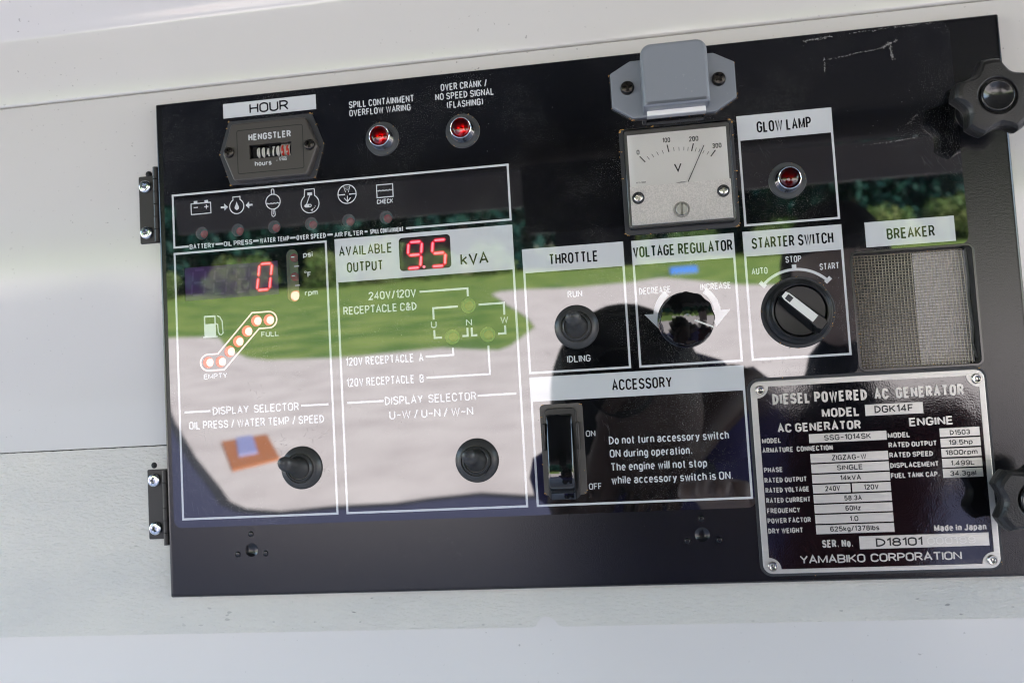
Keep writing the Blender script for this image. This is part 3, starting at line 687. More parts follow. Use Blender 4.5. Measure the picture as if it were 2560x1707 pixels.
# ============================================================ HINGES
def hinge(y0, y1, sy, ky0, ky1, label, shift):
    t = thing('hinge', label, 'hinge', (-11, (y0 + y1) / 2), 'hinges on the left edge of the panel')
    m_leaf = mat('hinge_leaf', (.03, .027, .025), .42, 1.5, bump=[(900, .2, .0003)])
    b = B(); b.prism(rrect(-16.2, y0, -1.5, y1, .8, 3), -8, -6.9, .25, 2); part('leaf', b, m_leaf, t)
    b = B()
    n = 14
    for i in range(6):
        a0 = ky0 + (ky1 - ky0) * i / 6; a1 = ky0 + (ky1 - ky0) * (i + .94) / 6
        for k in range(n):
            t0, t1 = 2 * math.pi * k / n, 2 * math.pi * (k + 1) / n
            b.add([V(-3.2 + 1.9 * math.cos(t0), a0, -5.2 + 1.9 * math.sin(t0)), V(-3.2 + 1.9 * math.cos(t0), a1, -5.2 + 1.9 * math.sin(t0)), V(-3.2 + 1.9 * math.cos(t1), a1, -5.2 + 1.9 * math.sin(t1)), V(-3.2 + 1.9 * math.cos(t1), a0, -5.2 + 1.9 * math.sin(t1))], [(0, 1, 2, 3)])
    part('knuckle', b, m_leaf, t, ang=50)
    me = screw('screw', 4.15, 2.3, m_zinc, .45)
    b = B(); b.lathe([(4.3, 0), (4.3, .4), (3.6, .5)], seg=28)
    for k, yy in enumerate(sy): inst('screw', me, t, -11.2, yy, -6.9, .6 + shift + k * .35)
hinge(43.6, 86.9, (50.5, 80.1), 39, 87, 'upper black hinge with two zinc screws, left of the warning symbols', 0)
hinge(229.1, 272.1, (235.8, 265.4), 230, 276, 'lower black hinge with two zinc screws, left of the toggle switches', .9)

# ============================================================ HOUR METER
hm = thing('hour_meter', 'six sided black hour meter with seven counting wheels under the HOUR label', 'hour meter', (77, 37))
gp = rpoly([(49.7, 16.8), (103.3, 16.8), (110.3, 36.2), (104.0, 56.7), (49.4, 56.7), (42.9, 36.9)], 1.0, 3)
b = B(); b.prism(gp, 0, 1, .2, 2); part('gasket', b, m_gasket, hm)
flecks(hm, gp, 46, 1, 5)
bz = rpoly([(53.4, 20.2), (100.6, 20.2), (108.0, 38.4), (100.8, 55.9), (54.2, 55.9), (47.4, 38.4)], 2.4, 5)
win = rect(64.8, 34.6, 91.4, 43.2)
b = B(); b.prism(bz, .9, 6, 1.1, 4, holes=[win]); b.wall(win, 1.5, 6, False); hb = part('bezel', b, m_greyplastic, hm)
b = B(); b.ribbon(rrect(57.1, 24.9, 99.1, 51.7, 1.2, 4), .5, 6.02, True); part('groove_line', b, m_groove, hb)
hsc = screw('screw', 3.3, 1.9, m_blkmetal, .55)
for k, (x, y) in enumerate(((51.9, 38.0), (103.2, 38.0))): inst('screw', hsc, hm, x, y, 6, k * .3)
b = B(); b.flat([win], 1.4); part('counter_recess', b, m_void, hm)
m_wheel = mat('counter_wheel', (.03, .03, .03), .12); m_wheelw = mat('white_counter_wheel', (.6, .57, .5), .25); m_reddig = mat('red_digit', (.75, .04, .02), .4)
for i, ch in enumerate('0047055'):
    x = 68.4 + i * 3.1; mw = m_wheel if i < 5 else m_wheelw
    def wheel_pt(v, rr=4.9): return (38.9 + rr * math.sin(v), 1.2 - .4 + rr * math.cos(v) - 1.2)
    b = B(); n = 16
    for k in range(n):
        v0, v1 = -1.5 + 3 * k / n, -1.5 + 3 * (k + 1) / n; (ya, za), (yb_, zb_) = wheel_pt(v0), wheel_pt(v1)
        b.add([V(x, ya, za), V(x, yb_, zb_), V(x + 2.95, yb_, zb_), V(x + 2.95, ya, za)], [(0, 1, 2, 3)])
    wo = part('counting_wheel', b, mw, hm, ang=60)
    b = B(); text(b, ch, x + .55, x + 2.55, 42.3, 6.4, wt=.15 if i < 5 else .17, z=0, fine=True)
    for k, v in enumerate(b.v):
        yy = -v.y * 1000; dz = math.sqrt(max(4.96 ** 2 - (yy - 38.9) ** 2, .1)) - .4; b.v[k] = Vector((v.x, v.y, dz / 1000))
    part('digit', b, m_ivory if i < 5 else m_reddig, wo)
b = B(); b.flat([win], 4.9); part('counter_glass', b, m_acryl, hm)
letter(hb, m_ivory if False else m_white, ('HENGSTLER', 64.5, 91.7, 31.9, 4.2), wt=.20, gap=.24, z=6.03)
letter(hb, m_white, ('hours', 68.0, 78.7, 47.9, 3.1), wt=.19, gap=.24, z=6.03)
letter(hb, m_white, ('1/100', 83.6, 88.4, 46.0, 1.6), (',', 81.8, 82.6, 45.7, 2.0), wt=.2, z=6.03)
b = B(); b.ribbon([(83.6, 43.9), (88.4, 43.9)], .25, 6.03); part('overline', b, m_white, hb)

# ============================================================ PILOT LAMPS
def pilot(x, y, label, dark=False):
    t = thing('pilot_lamp', label, 'indicator lamp', (x, y), 'red pilot lamps in chrome rings')
    m_ring = mat('lamp_washer', (.06, .065, .07), .3, 1.5)
    b = B(); b.lathe([(10.3, 0), (10.3, .8), (10.0, 1.0), (7, 1.0)], x, y, 56); part('washer', b, m_ring, t)
    flecks(t, circ(x, y, 10.1, 48), 16, 1.0, int(x), .35)
    b = B(); b.lathe([(8.1, 1.0), (8.0, 1.8), (7.4, 3.4), (6.5, 6.9), (6.3, 7.4), (5.95, 7.6), (5.7, 7.4), (5.7, 5.6)], x, y, 56, top=False); part('chrome_ring', b, m_chrome, t, ang=50)
    b = B(); b.lathe([(5.7, 5.5), (4.6, 4.4), (2.6, 3.0), (1.7, 2.8), (1.5, 4.6), (1.1, 5.4), (.4, 5.7)], x, y, 40); part('reflector', b, m_refl if not dark else mat('dark_reflector', (.25, .1, .1), .3, metal=.6), t, ang=50)
    b = B(); b.lathe([(5.72, 5.6)] + [(5.72 * math.cos(R(a)), 5.6 + 2.5 * math.sin(R(a))) for a in (15, 30, 45, 60, 75, 86)], x, y, 48); part('red_lens', b, m_redlens, t, ang=70)
pilot(146.9, 36.9, 'red pilot lamp in a chrome ring below the SPILL CONTAINMENT OVERFLOW WARING text')
pilot(196.4, 36.9, 'red pilot lamp in a chrome ring below the OVER CRANK text')
pilot(380.4, 83.5, 'dark red pilot lamp in a chrome ring inside the GLOW LAMP frame', True)

# ============================================================ METER LAMP COVER
ml = thing('meter_lamp', 'grey plastic lamp hood on a winged flange above the volt meter', 'lamp', (320.5, 24))
fl = rpoly([(297.0, 6.4), (344.4, 6.6), (355.8, 13.0), (355.8, 33.4), (343.5, 41.0), (296.8, 40.4), (285.4, 32.8), (285.3, 12.8)], 1.0, 3)
b = B(); b.prism(inset(fl, -.5), 0, .7, .2, 2); part('gasket', b, m_gasket, ml); flecks(ml, inset(fl, -.4), 46, .7, 11)
b = B(); b.prism(fl, .6, 3.2, .9, 4); part('flange', b, m_greycover, ml)
hood = rrect(302.6, 3.0, 339.4, 38.9, (6, 6, .8, .8), 7)
b = B(); b.prism(hood, 3.2, 17.5, 2.4, 6); part('lamp_hood', b, m_greycover, ml, ang=50)
b = B(); b.prism(rect(304.6, 34, 337.6, 41.7), 3.2, 9.0, .9, 3); part('lamp_lens', b, m_lens, ml)
lsc = screw('screw', 4.0, 2.6, m_blkmetal, .6)
for k, (x, y) in enumerate(((294.7, 22.4), (346.3, 22.6))): inst('screw', lsc, ml, x, y, 3.2, .1 + k * .5)

# ============================================================ VOLT METER
vm = thing('volt_meter', 'square analogue volt meter with white dial and clear plastic front', 'volt meter', (320.5, 76))
gk = rrect(288.2, 45.4, 352.8, 107.6, 2.2, 4)
b = B(); b.prism(gk, 0, 1, .25, 2); part('gasket', b, m_gasket, vm); flecks(vm, inset(gk, .2), 60, 1.0, 21, .55)
hs = rrect(290.4, 47.2, 350.5, 105.0, 2.2, 5)
b = B(); b.prism(inset(hs, .5), 1, 4.9, .5, 2); part('meter_body', b, m_well, vm)
b = B(); b.prism(hs, 1, 7.0, 1.3, 4); part('clear_housing', b, m_acryl, vm, ang=40)
b = B(); b.prism(rect(292.6, 50.7, 348.1, 81), 4.9, 5.2); dl = part('dial', b, m_dial, vm)
b = B(); b.prism(rect(292.4, 80.8, 348.6, 103.0), 4.9, 6.3, .2, 2); part('textured_front', b, m_frost, vm)
b = B(); c0 = (321.0, 90.9)
TK = [(299.1, 63.4, 302.0, 66.9, .5), (303.3, 63.8, 304.5, 65.7, .22), (305.9, 62.6, 307.1, 64.6, .22), (308.8, 61.6, 309.7, 63.7, .22), (311.9, 60.9, 312.6, 63.0, .22), (314.9, 58.1, 315.6, 62.4, .5),
      (318.4, 59.9, 318.6, 62.2, .22), (321.4, 60.0, 321.4, 62.2, .22), (324.2, 60.2, 324.0, 62.3, .22), (326.6, 60.5, 326.2, 62.7, .22), (329.6, 58.7, 328.3, 63.1, .5),
      (331.1, 61.4, 330.2, 63.5, .22), (333.1, 62.1, 332.2, 64.0, .22), (335.3, 63.3, 334.3, 65.0, .22), (337.8, 64.2, 336.6, 65.9, .22), (341.5, 63.7, 338.7, 67.1, .5)]
for x0, y0, x1, y1, t in TK: b.ribbon([(x0, y0), (x1, y1)], t * 1.25, 5.23)
part('scale_mark', b, m_ink, dl)
letter(dl, m_ink, ('V', 317.9, 322.2, 74.1, 4.9), ('0', 297.5, 299.1, 62.3, 2.8), ('100', 312.5, 316.8, 56.8, 2.8), ('200', 327.3, 332.5, 57.5, 2.9), ('300', 339.9, 345.0, 62.6, 2.8), ('KY-501', 296.3, 301.5, 79.0, 1.0), wt=.16, z=5.24)
b = B(); b.ribbon([(335.3, 60.5), (325.1, 80.6)], .42, 5.9); part('needle', b, m_ink, vm)
b = B(); b.flat([[(317.5, 80.8), (319.5, 80.35), (321.4, 80.2), (323.3, 80.35), (325.3, 80.8)]], 5.5); part('needle_hub', b, m_ink, vm)
vsc = screw('screw', 2.6, 1.3, m_nickel, .6)
for k, (x, y) in enumerate(((296.7, 87.6), (344.1, 87.6))):
    b = B(); b.lathe([(3.5, 6.3), (3.4, 7.2), (2.9, 7.3), (2.7, 6.6)], x, y, 32, top=False); b.lathe([(2.75, 6.45), (2.7, 6.5)], x, y, 32); part('screw_well', b, m_gasket, vm)
    inst('screw', vsc, vm, x, y, 6.5, .5 + k)
b = B(); b.lathe([(4.6, 6.3), (4.5, 6.9), (3.8, 7.0), (3.6, 6.5)], 320.5, 96.2, 36, top=False); part('adjuster_ring', b, mat('adjuster_ring', (.45, .44, .40), .3), vm)
inst('zero_adjuster', screw('zero_adjuster', 3.35, 1.0, mat('pewter', (.36, .36, .33), .3, metal=.6), slot=True, seg=36), vm, 320.5, 96.2, 6.45, -.04)

# ============================================================ TOGGLE SWITCHES
def toggle(x, y, tx, ty, tz, label, back=False):
    t = thing('toggle_switch', label, 'toggle switch', (x, y), 'rubber booted toggle switches')
    prof = [(12.7, 0), (12.8, .7), (12.5, 1.3), (11.2, 2.4), (9.8, 3.4), (9.0, 3.5), (8.7, 2.6), (8.3, 2.7), (7.9, 4.8), (7.0, 5.6), (6.6, 4.6), (6.2, 4.6)]
    b = B(); b.lathe(prof, x, y, 56, top=False); part('boot_base', b, m_boot, t, ang=45)
    dx, dy = tx - x, ty - y
    def tl(z): u = max(0, (z - 4) / (tz - 4)); return dx * u, dy * u
    st = [(6.4, 4.6), (5.6, 6.2), (4.9, 8.5), (4.4, 11.5), (4.25, 13.5), (4.45, 14.6), (4.4, tz - 4.2), (4.1, tz - 2.6), (3.5, tz - 1.2), (2.5, tz - .35), (1.1, tz), (.9, tz - .25)]
    b = B(); b.lathe(st, x, y, 40, tilt=tl); part('lever_boot', b, m_boot, t, ang=50)
toggle(256.9, 158.2, 255.8, 153.2, 21, 'toggle switch between the RUN and IDLING words')
toggle(87.6, 231.6, 85.2, 226.6, 23, 'toggle switch at lower left beside the mirrored orange mat')
toggle(194.4, 232.0, 193.0, 227.4, 22, 'toggle switch below the U-W / U-N / W-N text')

# ============================================================ VOLTAGE KNOB
vk = thing('voltage_knob', 'round glossy black knob with a white pointer line between DECREASE and INCREASE', 'knob', (318.8, 158.4))
kx, ky = 318.9, 158.4
def scal(rr, am, n=96, ph_=0): return [(kx + (rr + am * math.cos(12 * 2 * math.pi * i / n)) * math.cos(2 * math.pi * i / n), ky + (rr + am * math.cos(12 * 2 * math.pi * i / n)) * math.sin(2 * math.pi * i / n)) for i in range(n)]
b = B(); b.prism(circ(kx, ky, 15.9, 64), .2, 2.2, .5, 3); part('skirt', b, m_knobgloss, vk, ang=50)
b = B(); L0 = scal(15.6, .0); L1 = scal(15.2, .22)
n = 96
lev = [(scal(15.3, .0), 2.2), (scal(15.0, .25), 4), (scal(14.9, .3), 11.4), (scal(14.75, .3), 12.4), (scal(14.4, .22), 12.9)]
lev += [(circ(kx, ky, rr_, n), 12.95 + (14.2 ** 2 - rr_ ** 2) / 150) for rr_ in (14.0, 12.5, 10.5, 8.5, 6.5, 4.5, 2.5, 1.0)]
for (A_, za), (D_, zb) in zip(lev, lev[1:]):
    b.add([V(x, y, za) for x, y in A_] + [V(x, y, zb) for x, y in D_], [(n + i, n + (i + 1) % n, (i + 1) % n, i) for i in range(n)])
b.flat([lev[-1][0]], lev[-1][1])
part('cap', b, m_knobgloss, vk, ang=50)
b = B(); a_, d_ = (322.6, 159.7), (333.0, 164.2)
dx_, dy_ = d_[0] - a_[0], d_[1] - a_[1]; q_ = math.hypot(dx_, dy_); nx_, ny_ = -dy_ / q_ * .45, dx_ / q_ * .45
pts = []
for i in range(9):
    u = i / 8; x = a_[0] + dx_ * u; y = a_[1] + dy_ * u; rr_ = math.hypot(x - kx, y - ky); z = 13.02 + max(14.2 ** 2 - rr_ ** 2, -3) / 150
    pts += [V(x + nx_, y + ny_, z), V(x - nx_, y - ny_, z)]
b.add(pts, [(2 * i, 2 * i + 2, 2 * i + 3, 2 * i + 1) for i in range(8)]); part('pointer_line', b, m_ivory, vk)

# ============================================================ STARTER SWITCH
ss = thing('starter_switch', 'round black rotary starter switch with a white topped handle turned between AUTO and START', 'rotary switch', (380.6, 158))
b = B(); b.lathe([(20.0, 0), (20.0, .8), (19.7, 1.1), (15, 1.1)], 380.6, 158.1, 64, top=False); part('gasket', b, m_gasket, ss); flecks(ss, circ(380.6, 158.1, 19.8, 60), 26, 1.1, 31)
b = B(); b.lathe([(18.2, 1.0), (18.3, 2.6), (17.6, 4.0), (16.4, 4.6), (16.1, 5.2), (15.6, 7.2), (15.0, 7.7), (14.4, 7.5), (14.1, 6.6), (14.1, 4.2)], 380.6, 157.9, 64, top=False); part('bezel', b, m_switch, ss, ang=45)
b = B(); b.lathe([(14.2, 4.2), (13.7, 6.2), (13.3, 6.6), (12.2, 6.5), (8, 6.1), (3, 6.0)], 380.6, 157.8, 64); part('rotor', b, m_switch, ss, ang=50)
hd = Vector((math.cos(R(43)), math.sin(R(43)))); hn = Vector((-hd.y, hd.x)); hc = Vector((380.5, 157.7))
def hp(u, v): q = hc + hd * u + hn * v; return (q.x, q.y)
base = [hp(-14.0, -2.2), hp(-11, -4.0), hp(-4, -4.6), (hp(6, -4.9)), hp(12, -5.3), hp(15.6, -3.6), hp(15.8, 3.6), hp(12, 5.3), hp(6, 4.9), hp(-4, 4.6), hp(-11, 4.0), hp(-14.0, 2.2)]
topc = [hp(-13.6, -1.9), hp(-11, -2.7), hp(-4, -2.8), hp(6, -2.9), hp(12, -3.4), hp(14.4, -2.6), hp(14.6, 2.6), hp(12, 3.4), hp(6, 2.9), hp(-4, 2.8), hp(-11, 2.7), hp(-13.6, 1.9)]
base, topc = rpoly(base, .8, 3), rpoly(topc, .5, 3)
b = B(); n = len(base)
for (A_, za), (D_, zb) in (((base, 6.0), (base, 7.4)), ((base, 7.4), (topc, 14.2)), ((topc, 14.2), (inset(topc, .4), 14.7))):
    b.add([V(x, y, za) for x, y in A_] + [V(x, y, zb) for x, y in D_], [(n + i, n + (i + 1) % n, (i + 1) % n, i) for i in range(n)])
b.flat([inset(topc, .4)], 14.7)
hdl = part('handle', b, mat('handle_black', (.012, .012, .012), .22, 1.5), ss, ang=30)
b = B(); b.flat([[hp(-13.2, -1.7), hp(-11.0, -2.3), hp(8.2, -2.3), hp(8.2, 2.3), hp(-11.0, 2.3), hp(-13.2, 1.7)], [hp(-11.2, -1.55), hp(-7.8, -1.55), hp(-7.8, 1.55), hp(-11.2, 1.55)]], 14.74); part('white_pointer', b, m_ivory, hdl)
b = B(); b.flat([[hp(-10.9, -1.25), hp(-8.1, -1.25), hp(-8.1, 1.25), hp(-10.9, 1.25)]], 14.76); part('pointer_window', b, m_gasket, hdl)

# ============================================================ ROCKER SWITCH
rk = thing('rocker_switch', 'tall glossy black accessory rocker switch beside the ON and OFF words', 'rocker switch', (245, 228))
g1 = rrect(232.7, 201.8, 257.4, 254.0, 2.6, 5)
b = B(); b.prism(g1, 0, 1, .2, 2); part('gasket', b, mat('rocker_gasket', (.11, .10, .09), .45, bump=[(1500, .3, .0003)]), rk); flecks(rk, inset(g1, .3), 34, 1, 41)
m_rk = mat('gloss_black_rocker', (.006, .006, .006), .05, 1.8, bump=[(60, .05, .001)])
b = B(); b.prism(rrect(235.2, 204.2, 253.6, 256.0, 3, 5), 1, 2.6, .4, 2); hs_ = part('housing', b, m_switch, rk)
for x0 in (233.9, 253.2): 
    b = B(); b.prism(rrect(x0, 212.5, x0 + 1.8, 228, .7, 3), 1, 6, .5, 2); part('side_ear', b, m_switch, rk)
# rocker body: outline swept with height varying along y
b = B(); xs0, xs1 = 236.4, 251.2
prf = [(207.6, 1.6), (207.9, 3.4), (208.8, 4.4), (211.0, 5.2), (222, 8.0), (234, 11.2), (239, 12.2), (242, 12.5), (245, 12.2), (248, 10.8), (250.4, 8.2), (251.6, 5.4), (252.6, 4.3), (255.2, 4.1), (256.2, 3.4), (256.5, 1.2)]
def sec(y, z):
    rr_ = 1.5; o = [(xs0, 1.2), (xs0, max(z - rr_, 1.2))]
    for a in (30, 60, 90): o.append((xs0 + rr_ * (1 - math.cos(R(a))), max(z - rr_ + rr_ * math.sin(R(a)), 1.2)))
    for a in (90, 60, 30): o.append((xs1 - rr_ * (1 - math.cos(R(a))), max(z - rr_ + rr_ * math.sin(R(a)), 1.2)))
    o += [(xs1, max(z - rr_, 1.2)), (xs1, 1.2)]
    return [V(x, y, q) for x, q in o]
rows = [sec(y, z) for y, z in prf]; k = len(rows[0])
b.add([p for r_ in rows for p in r_], [((i + 1) * k + j, (i + 1) * k + j + 1, i * k + j + 1, i * k + j) for i in range(len(rows) - 1) for j in range(k - 1)])
part('rocker', b, m_rk, rk, ang=35)

# ============================================================ BREAKER WINDOW
bw = thing('breaker_guard', 'square wire mesh guard in a rounded cut-out under the BREAKER label', 'mesh guard', (443, 160))
b = B(); b.wall(BW, -14, -.3, False); part('cutout_wall', b, mat('cutout_edge', (.03, .032, .03), .3, 1.6), bw)
b = B(); b.prism(inset(BW, -1.2), -.3, .25, .2, 2, cap=False)
b.flat([inset(inset(BW, -1.2), .2), BW], .25); b.wall(BW, -.5, .25, False); part('rim', b, m_edge, bw)
b = B(); r = random.Random(5)
nx, ny = 34, 40
x0, x1, y0, y1 = 412.6, 471.5, 128.6, 191.8
def wire(p, q, along, ph0, amp, rad=.21, n=20):
    pr = None
    for k in range(n + 1):
        u = k / n; x = p[0] + (q[0] - p[0]) * u; y = p[1] + (q[1] - p[1]) * u; z = -4.5 + amp * math.sin(ph0 + u * math.pi * 5) * .3
        if along: x += .35 * math.sin(ph0 * .13 + u * 4) ; 
        else: y += .3 * math.sin(ph0 * .11 + u * 3.3)
        if along: ring = [V(x + rad * math.cos(a), y, z + rad * math.sin(a)) for a in (0, 1.57, 3.14, 4.71)]
        else: ring = [V(x, y + rad * math.cos(a), z + rad * math.sin(a)) for a in (0, 1.57, 3.14, 4.71)]
        k0 = len(b.v); b.v += ring
        if pr is not None:
            for j in range(4): b.f.append((pr + j, pr + (j + 1) % 4, k0 + (j + 1) % 4, k0 + j))
        pr = k0
for i in range(nx): xx = x0 + (x1 - x0) * i / (nx - 1); wire((xx - .4, y0), (xx + .2, y1), True, i * 1.3, .3)
for j in range(ny): yy = y0 + (y1 - y0) * j / (ny - 1); wire((x0, yy), (x1, yy + .2), False, j * .9, .3)
part('wire_mesh', b, m_wire, bw, ang=80, recalc=True, kind='stuff')
b = B(); b.flat([inset(BW, -.5)], -40); b.wall(inset(BW, -.4), -40, -14, False); part('dark_interior', b, m_void, bw)
b = B(); b.box(446, 129, -30, 474, 191, -7.5); part('breaker_block', b, m_greyblock, bw)
b = B()
for j in range(3):
    for i in range(8): b.box(416 + i * 3.6, 133 + j * 20, -26, 417.4 + i * 3.6, 141 + j * 20, -22)
part('terminal_row', b, mat('terminal', (.10, .09, .08), .4), bw)
b = B(); b.ribbon([(472.4, 129), (472.9, 145), (472.2, 158), (473.0, 172), (472.0, 181), (473.6, 189)], 1.3, -3.4); part('sealant_bead', b, mat('sealant', (.09, .095, .085), .4, bump=[(500, 1, .001)]), bw)
flecks(bw, rect(413.5, 128.6, 473.0, 191.5), 36, -4.0, 51, .35)

# ============================================================ RATING PLATE
rp = thing('rating_plate', 'brushed metal rating plate with raised letters on black, riveted at its four corners', 'name plate', (413, 248))
ro = rrect(351.6, 195.2, 474.6, 301.4, 5, 6)
def notch_rect(x0, y0, x1, y1, r):
    o = []
    for (cx, cy, a0, a1) in ((x0, y0, 90, 0), (x1, y0, 180, 90), (x1, y1, 270, 180), (x0, y1, 360, 270)):
        for i in range(7):
            a = R(a0 + (a1 - a0) * i / 6); o.append((cx + r * math.cos(a), cy + r * math.sin(a)))
    return o
ri = notch_rect(355.0, 198.5, 471.6, 299.0, 6.3)
b = B(); b.prism(inset(ro, -1.6), -.28, .35, .2, 2); part('gasket', b, m_gasket, rp); flecks(rp, inset(ro, -1.3), 6, .35, 61)
b = B(); b.prism(ro, .3, 1.3, .35, 2, holes=[ri]); b.wall(ri, .9, 1.3, False); rpm_ = part('metal_border', b, m_brush, rp)
b = B(); b.flat([ri], .9); rf = part('enamel_field', b, m_nameblack, rp)
FIELDS = [((412.0, 211.3, 442.0, 217.5), [('DGK14F', 416.7, 437.0, 216.2, 4.0)]), ((381.2, 225.9, 422.0, 230.9), [('SSG-1014SK', 389.1, 413.8, 229.8, 3.0)]),
 ((381.2, 236.8, 422.0, 241.8), [('ZIGZAG-W', 392.3, 410.5, 240.8, 2.9)]), ((381.2, 242.5, 422.0, 247.5), [('SINGLE', 394.6, 408.2, 246.3, 2.8)]), ((381.2, 248.2, 422.0, 253.0), [('14kVA', 395.8, 406.9, 251.9, 2.8)]),
 ((381.2, 253.7, 401.0, 258.5), [('240V', 387.6, 395.4, 257.4, 2.8)]), ((401.9, 253.7, 422.0, 258.5), [('120V', 407.9, 415.6, 257.4, 2.8)]),
 ((381.2, 259.2, 422.0, 263.9), [('58.3A', 397.2, 406.4, 262.9, 2.8)]), ((381.2, 264.6, 422.0, 269.4), [('60Hz', 397.4, 405.4, 268.4, 2.8)]), ((381.2, 270.1, 422.0, 275.0), [('1.0', 399.2, 403.7, 274.1, 2.8)]),
 ((381.2, 275.7, 422.0, 280.6), [('625kg/1378lbs', 388.5, 414.2, 279.4, 2.8)]),
 ((449.5, 226.1, 469.8, 230.9), [('D1503', 454.5, 464.8, 230.0, 2.7)]), ((449.5, 231.6, 469.8, 236.4), [('19.5hp', 453.5, 465.7, 235.3, 2.7)]), ((449.5, 237.1, 469.7, 241.8), [('1800rpm', 451.4, 467.7, 240.7, 2.7)]),
 ((449.5, 242.5, 469.7, 247.3), [('1.499L', 453.6, 465.8, 246.4, 2.7)]), ((449.4, 248.0, 469.6, 252.8), [('34.3gal', 452.8, 466.1, 251.9, 2.7)]),
 ((403.4, 282.4, 469.6, 289.4), [('D18101', 411.8, 435.8, 288.3, 4.6)])]
for (x0, y0, x1, y1), tx in FIELDS:
    b = B(); b.prism(rect(x0, y0, x1, y1), .9, 1.35, .12, 1); f = part('value_field', b, m_brush, rp)
    letter(f, m_ink, *tx, wt=.18, gap=.24, z=1.37)
letter(f, mat('worn_digit', (.9, .88, .84), .5), ('000199', 438.4, 462.7, 287.9, 3.6), wt=.11, gap=.6, z=1.37)
letter(rf, m_brush, ('DIESEL POWERED  AC  GENERATOR', 363.1, 463.6, 208.8, 6.0), ('MODEL', 389.0, 408.9, 217.2, 5.0), ('AC GENERATOR', 364.7, 409.0, 224.4, 4.9), ('ENGINE', 434.2, 456.8, 224.3, 4.6), wt=.20, gap=.26, z=.9, depth=.45)
letter(rf, m_brush, ('MODEL', 355.9, 366.1, 229.9, 2.8), ('ARMATURE  CONNECTION', 355.7, 393.3, 235.2, 2.9), ('PHASE', 355.8, 365.8, 246.0, 2.8), ('RATED OUTPUT', 355.7, 378.3, 251.7, 2.8), ('RATED VOLTAGE', 355.8, 379.1, 257.2, 2.8),
       ('RATED CURRENT', 355.8, 379.4, 262.8, 2.8), ('FREQUENCY', 355.8, 373.5, 268.4, 2.8), ('POWER FACTOR', 355.7, 378.8, 273.9, 2.8), ('DRY WEIGHT', 355.7, 374.2, 279.5, 2.9),
       ('MODEL', 422.6, 434.1, 230.1, 2.9), ('RATED OUTPUT', 422.6, 447.5, 235.3, 2.8), ('RATED SPEED', 422.6, 445.1, 240.8, 2.8), ('DISPLACEMENT', 422.6, 447.6, 246.4, 2.8), ('FUEL TANK CAP.', 422.5, 447.5, 251.9, 2.8),
       ('Made in Japan', 442.4, 468.8, 281.1, 3.6), ('SER. No.', 383.7, 400.1, 288.0, 4.2), wt=.20, gap=.24, z=.9, depth=.4)
letter(rf, m_brush, ('YAMABIKO  CORPORATION', 371.4, 455.2, 296.4, 4.5), wt=.16, gap=.2, z=.9, depth=.4)
b = B()       # small serifs of the maker's line
b2 = B(); b2.lathe([(2.75, 1.2), (2.7, 1.9), (2.2, 2.5), (1.5, 2.5), (1.1, 2.2), (.9, 1.6)], 0, 0, 28, top=False); b2.lathe([(1.0, 1.5), (.9, 1.55)], 0, 0, 16)
rv = b2.mesh('rivet', m_nickel, ang=40)
for x, y in ((356.8, 200.3), (470.5, 200.4), (356.6, 297.2), (470.2, 297.0)): inst('rivet', rv, rp, x, y, 0)

# ============================================================ CLAMP KNOBS
def clampknob(x, y, rot, label):
    t = thing('clamp_knob', label, 'clamp knob', (x, y), 'five lobed clamp knobs at the right edge')
    def outline(Rr, lobe=12, dep=3.3):
        o = []
        for k in range(5):
            a = rot + 72 * k
            for d in (-lobe, -lobe * .5, 0, lobe * .5, lobe): o.append((x + Rr * math.cos(R(a + d)), y - Rr * math.sin(R(a + d))))
            for i in range(1, 10):
                d = lobe + (72 - 2 * lobe) * i / 10; u = i / 10; r_ = Rr * math.cos(R(36 - lobe)) / math.cos(R(d - 36)) - dep * math.sin(math.pi * u) ** .8
                o.append((x + r_ * math.cos(R(a + d)), y - r_ * math.sin(R(a + d))))
        return o
    n = len(outline(20)); b = B()
    lv = [(outline(13, 12, 1.5), 15.0), (outline(18.5, 12, 2.6), 15.4), (outline(20.2), 16.6), (outline(20.9), 19.0), (outline(20.9), 23), (outline(20.3), 25.0), (outline(19.0), 26.4), (outline(17.2, 13, 2.6), 27.0)]
    lv += [([(x + 10.2 * math.cos(math.atan2(q[1] - y, q[0] - x)), y + 10.2 * math.sin(math.atan2(q[1] - y, q[0] - x))) for q in lv[-1][0]], 27.2)]
    for rr_, zz in ((9.7, 26.9), (9.3, 25.6), (8.6, 25.2)): lv.append(([(x + rr_ * math.cos(math.atan2(q[1] - y, q[0] - x)), y + rr_ * math.sin(math.atan2(q[1] - y, q[0] - x))) for q in lv[5][0]], zz))
    for (A_, za), (D_, zb) in zip(lv, lv[1:]):
        b.add([V(px, py, za) for px, py in A_] + [V(px, py, zb) for px, py in D_], [(i, (i + 1) % n, n + (i + 1) % n, n + i) for i in range(n)])
    part('lobed_grip', b, m_lobed, t, ang=32)
    b = B(); b.lathe([(8.7, 25), (8.4, 26.2), (8.0, 27.2), (7.6, 27.5), (7.1, 27.3), (5.6, 26.4), (3.8, 25.8), (1.8, 25.5)], x, y, 48); part('dished_cap', b, m_knobcap, t, ang=60)
    b = B(); b.lathe([(11, -.2), (11, 1.2), (9, 1.4), (8.5, 10), (9.5, 15.2), (13.5, 15.3)], x, y, 32, top=False); part('collar', b, m_switch, t, ang=40)
clampknob(483.0, 54.6, 93, 'upper five lobed black clamp knob at the top right edge of the panel')
clampknob(484.2, 262.6, 144, 'lower five lobed black clamp knob beside the rating plate, cut by the frame')

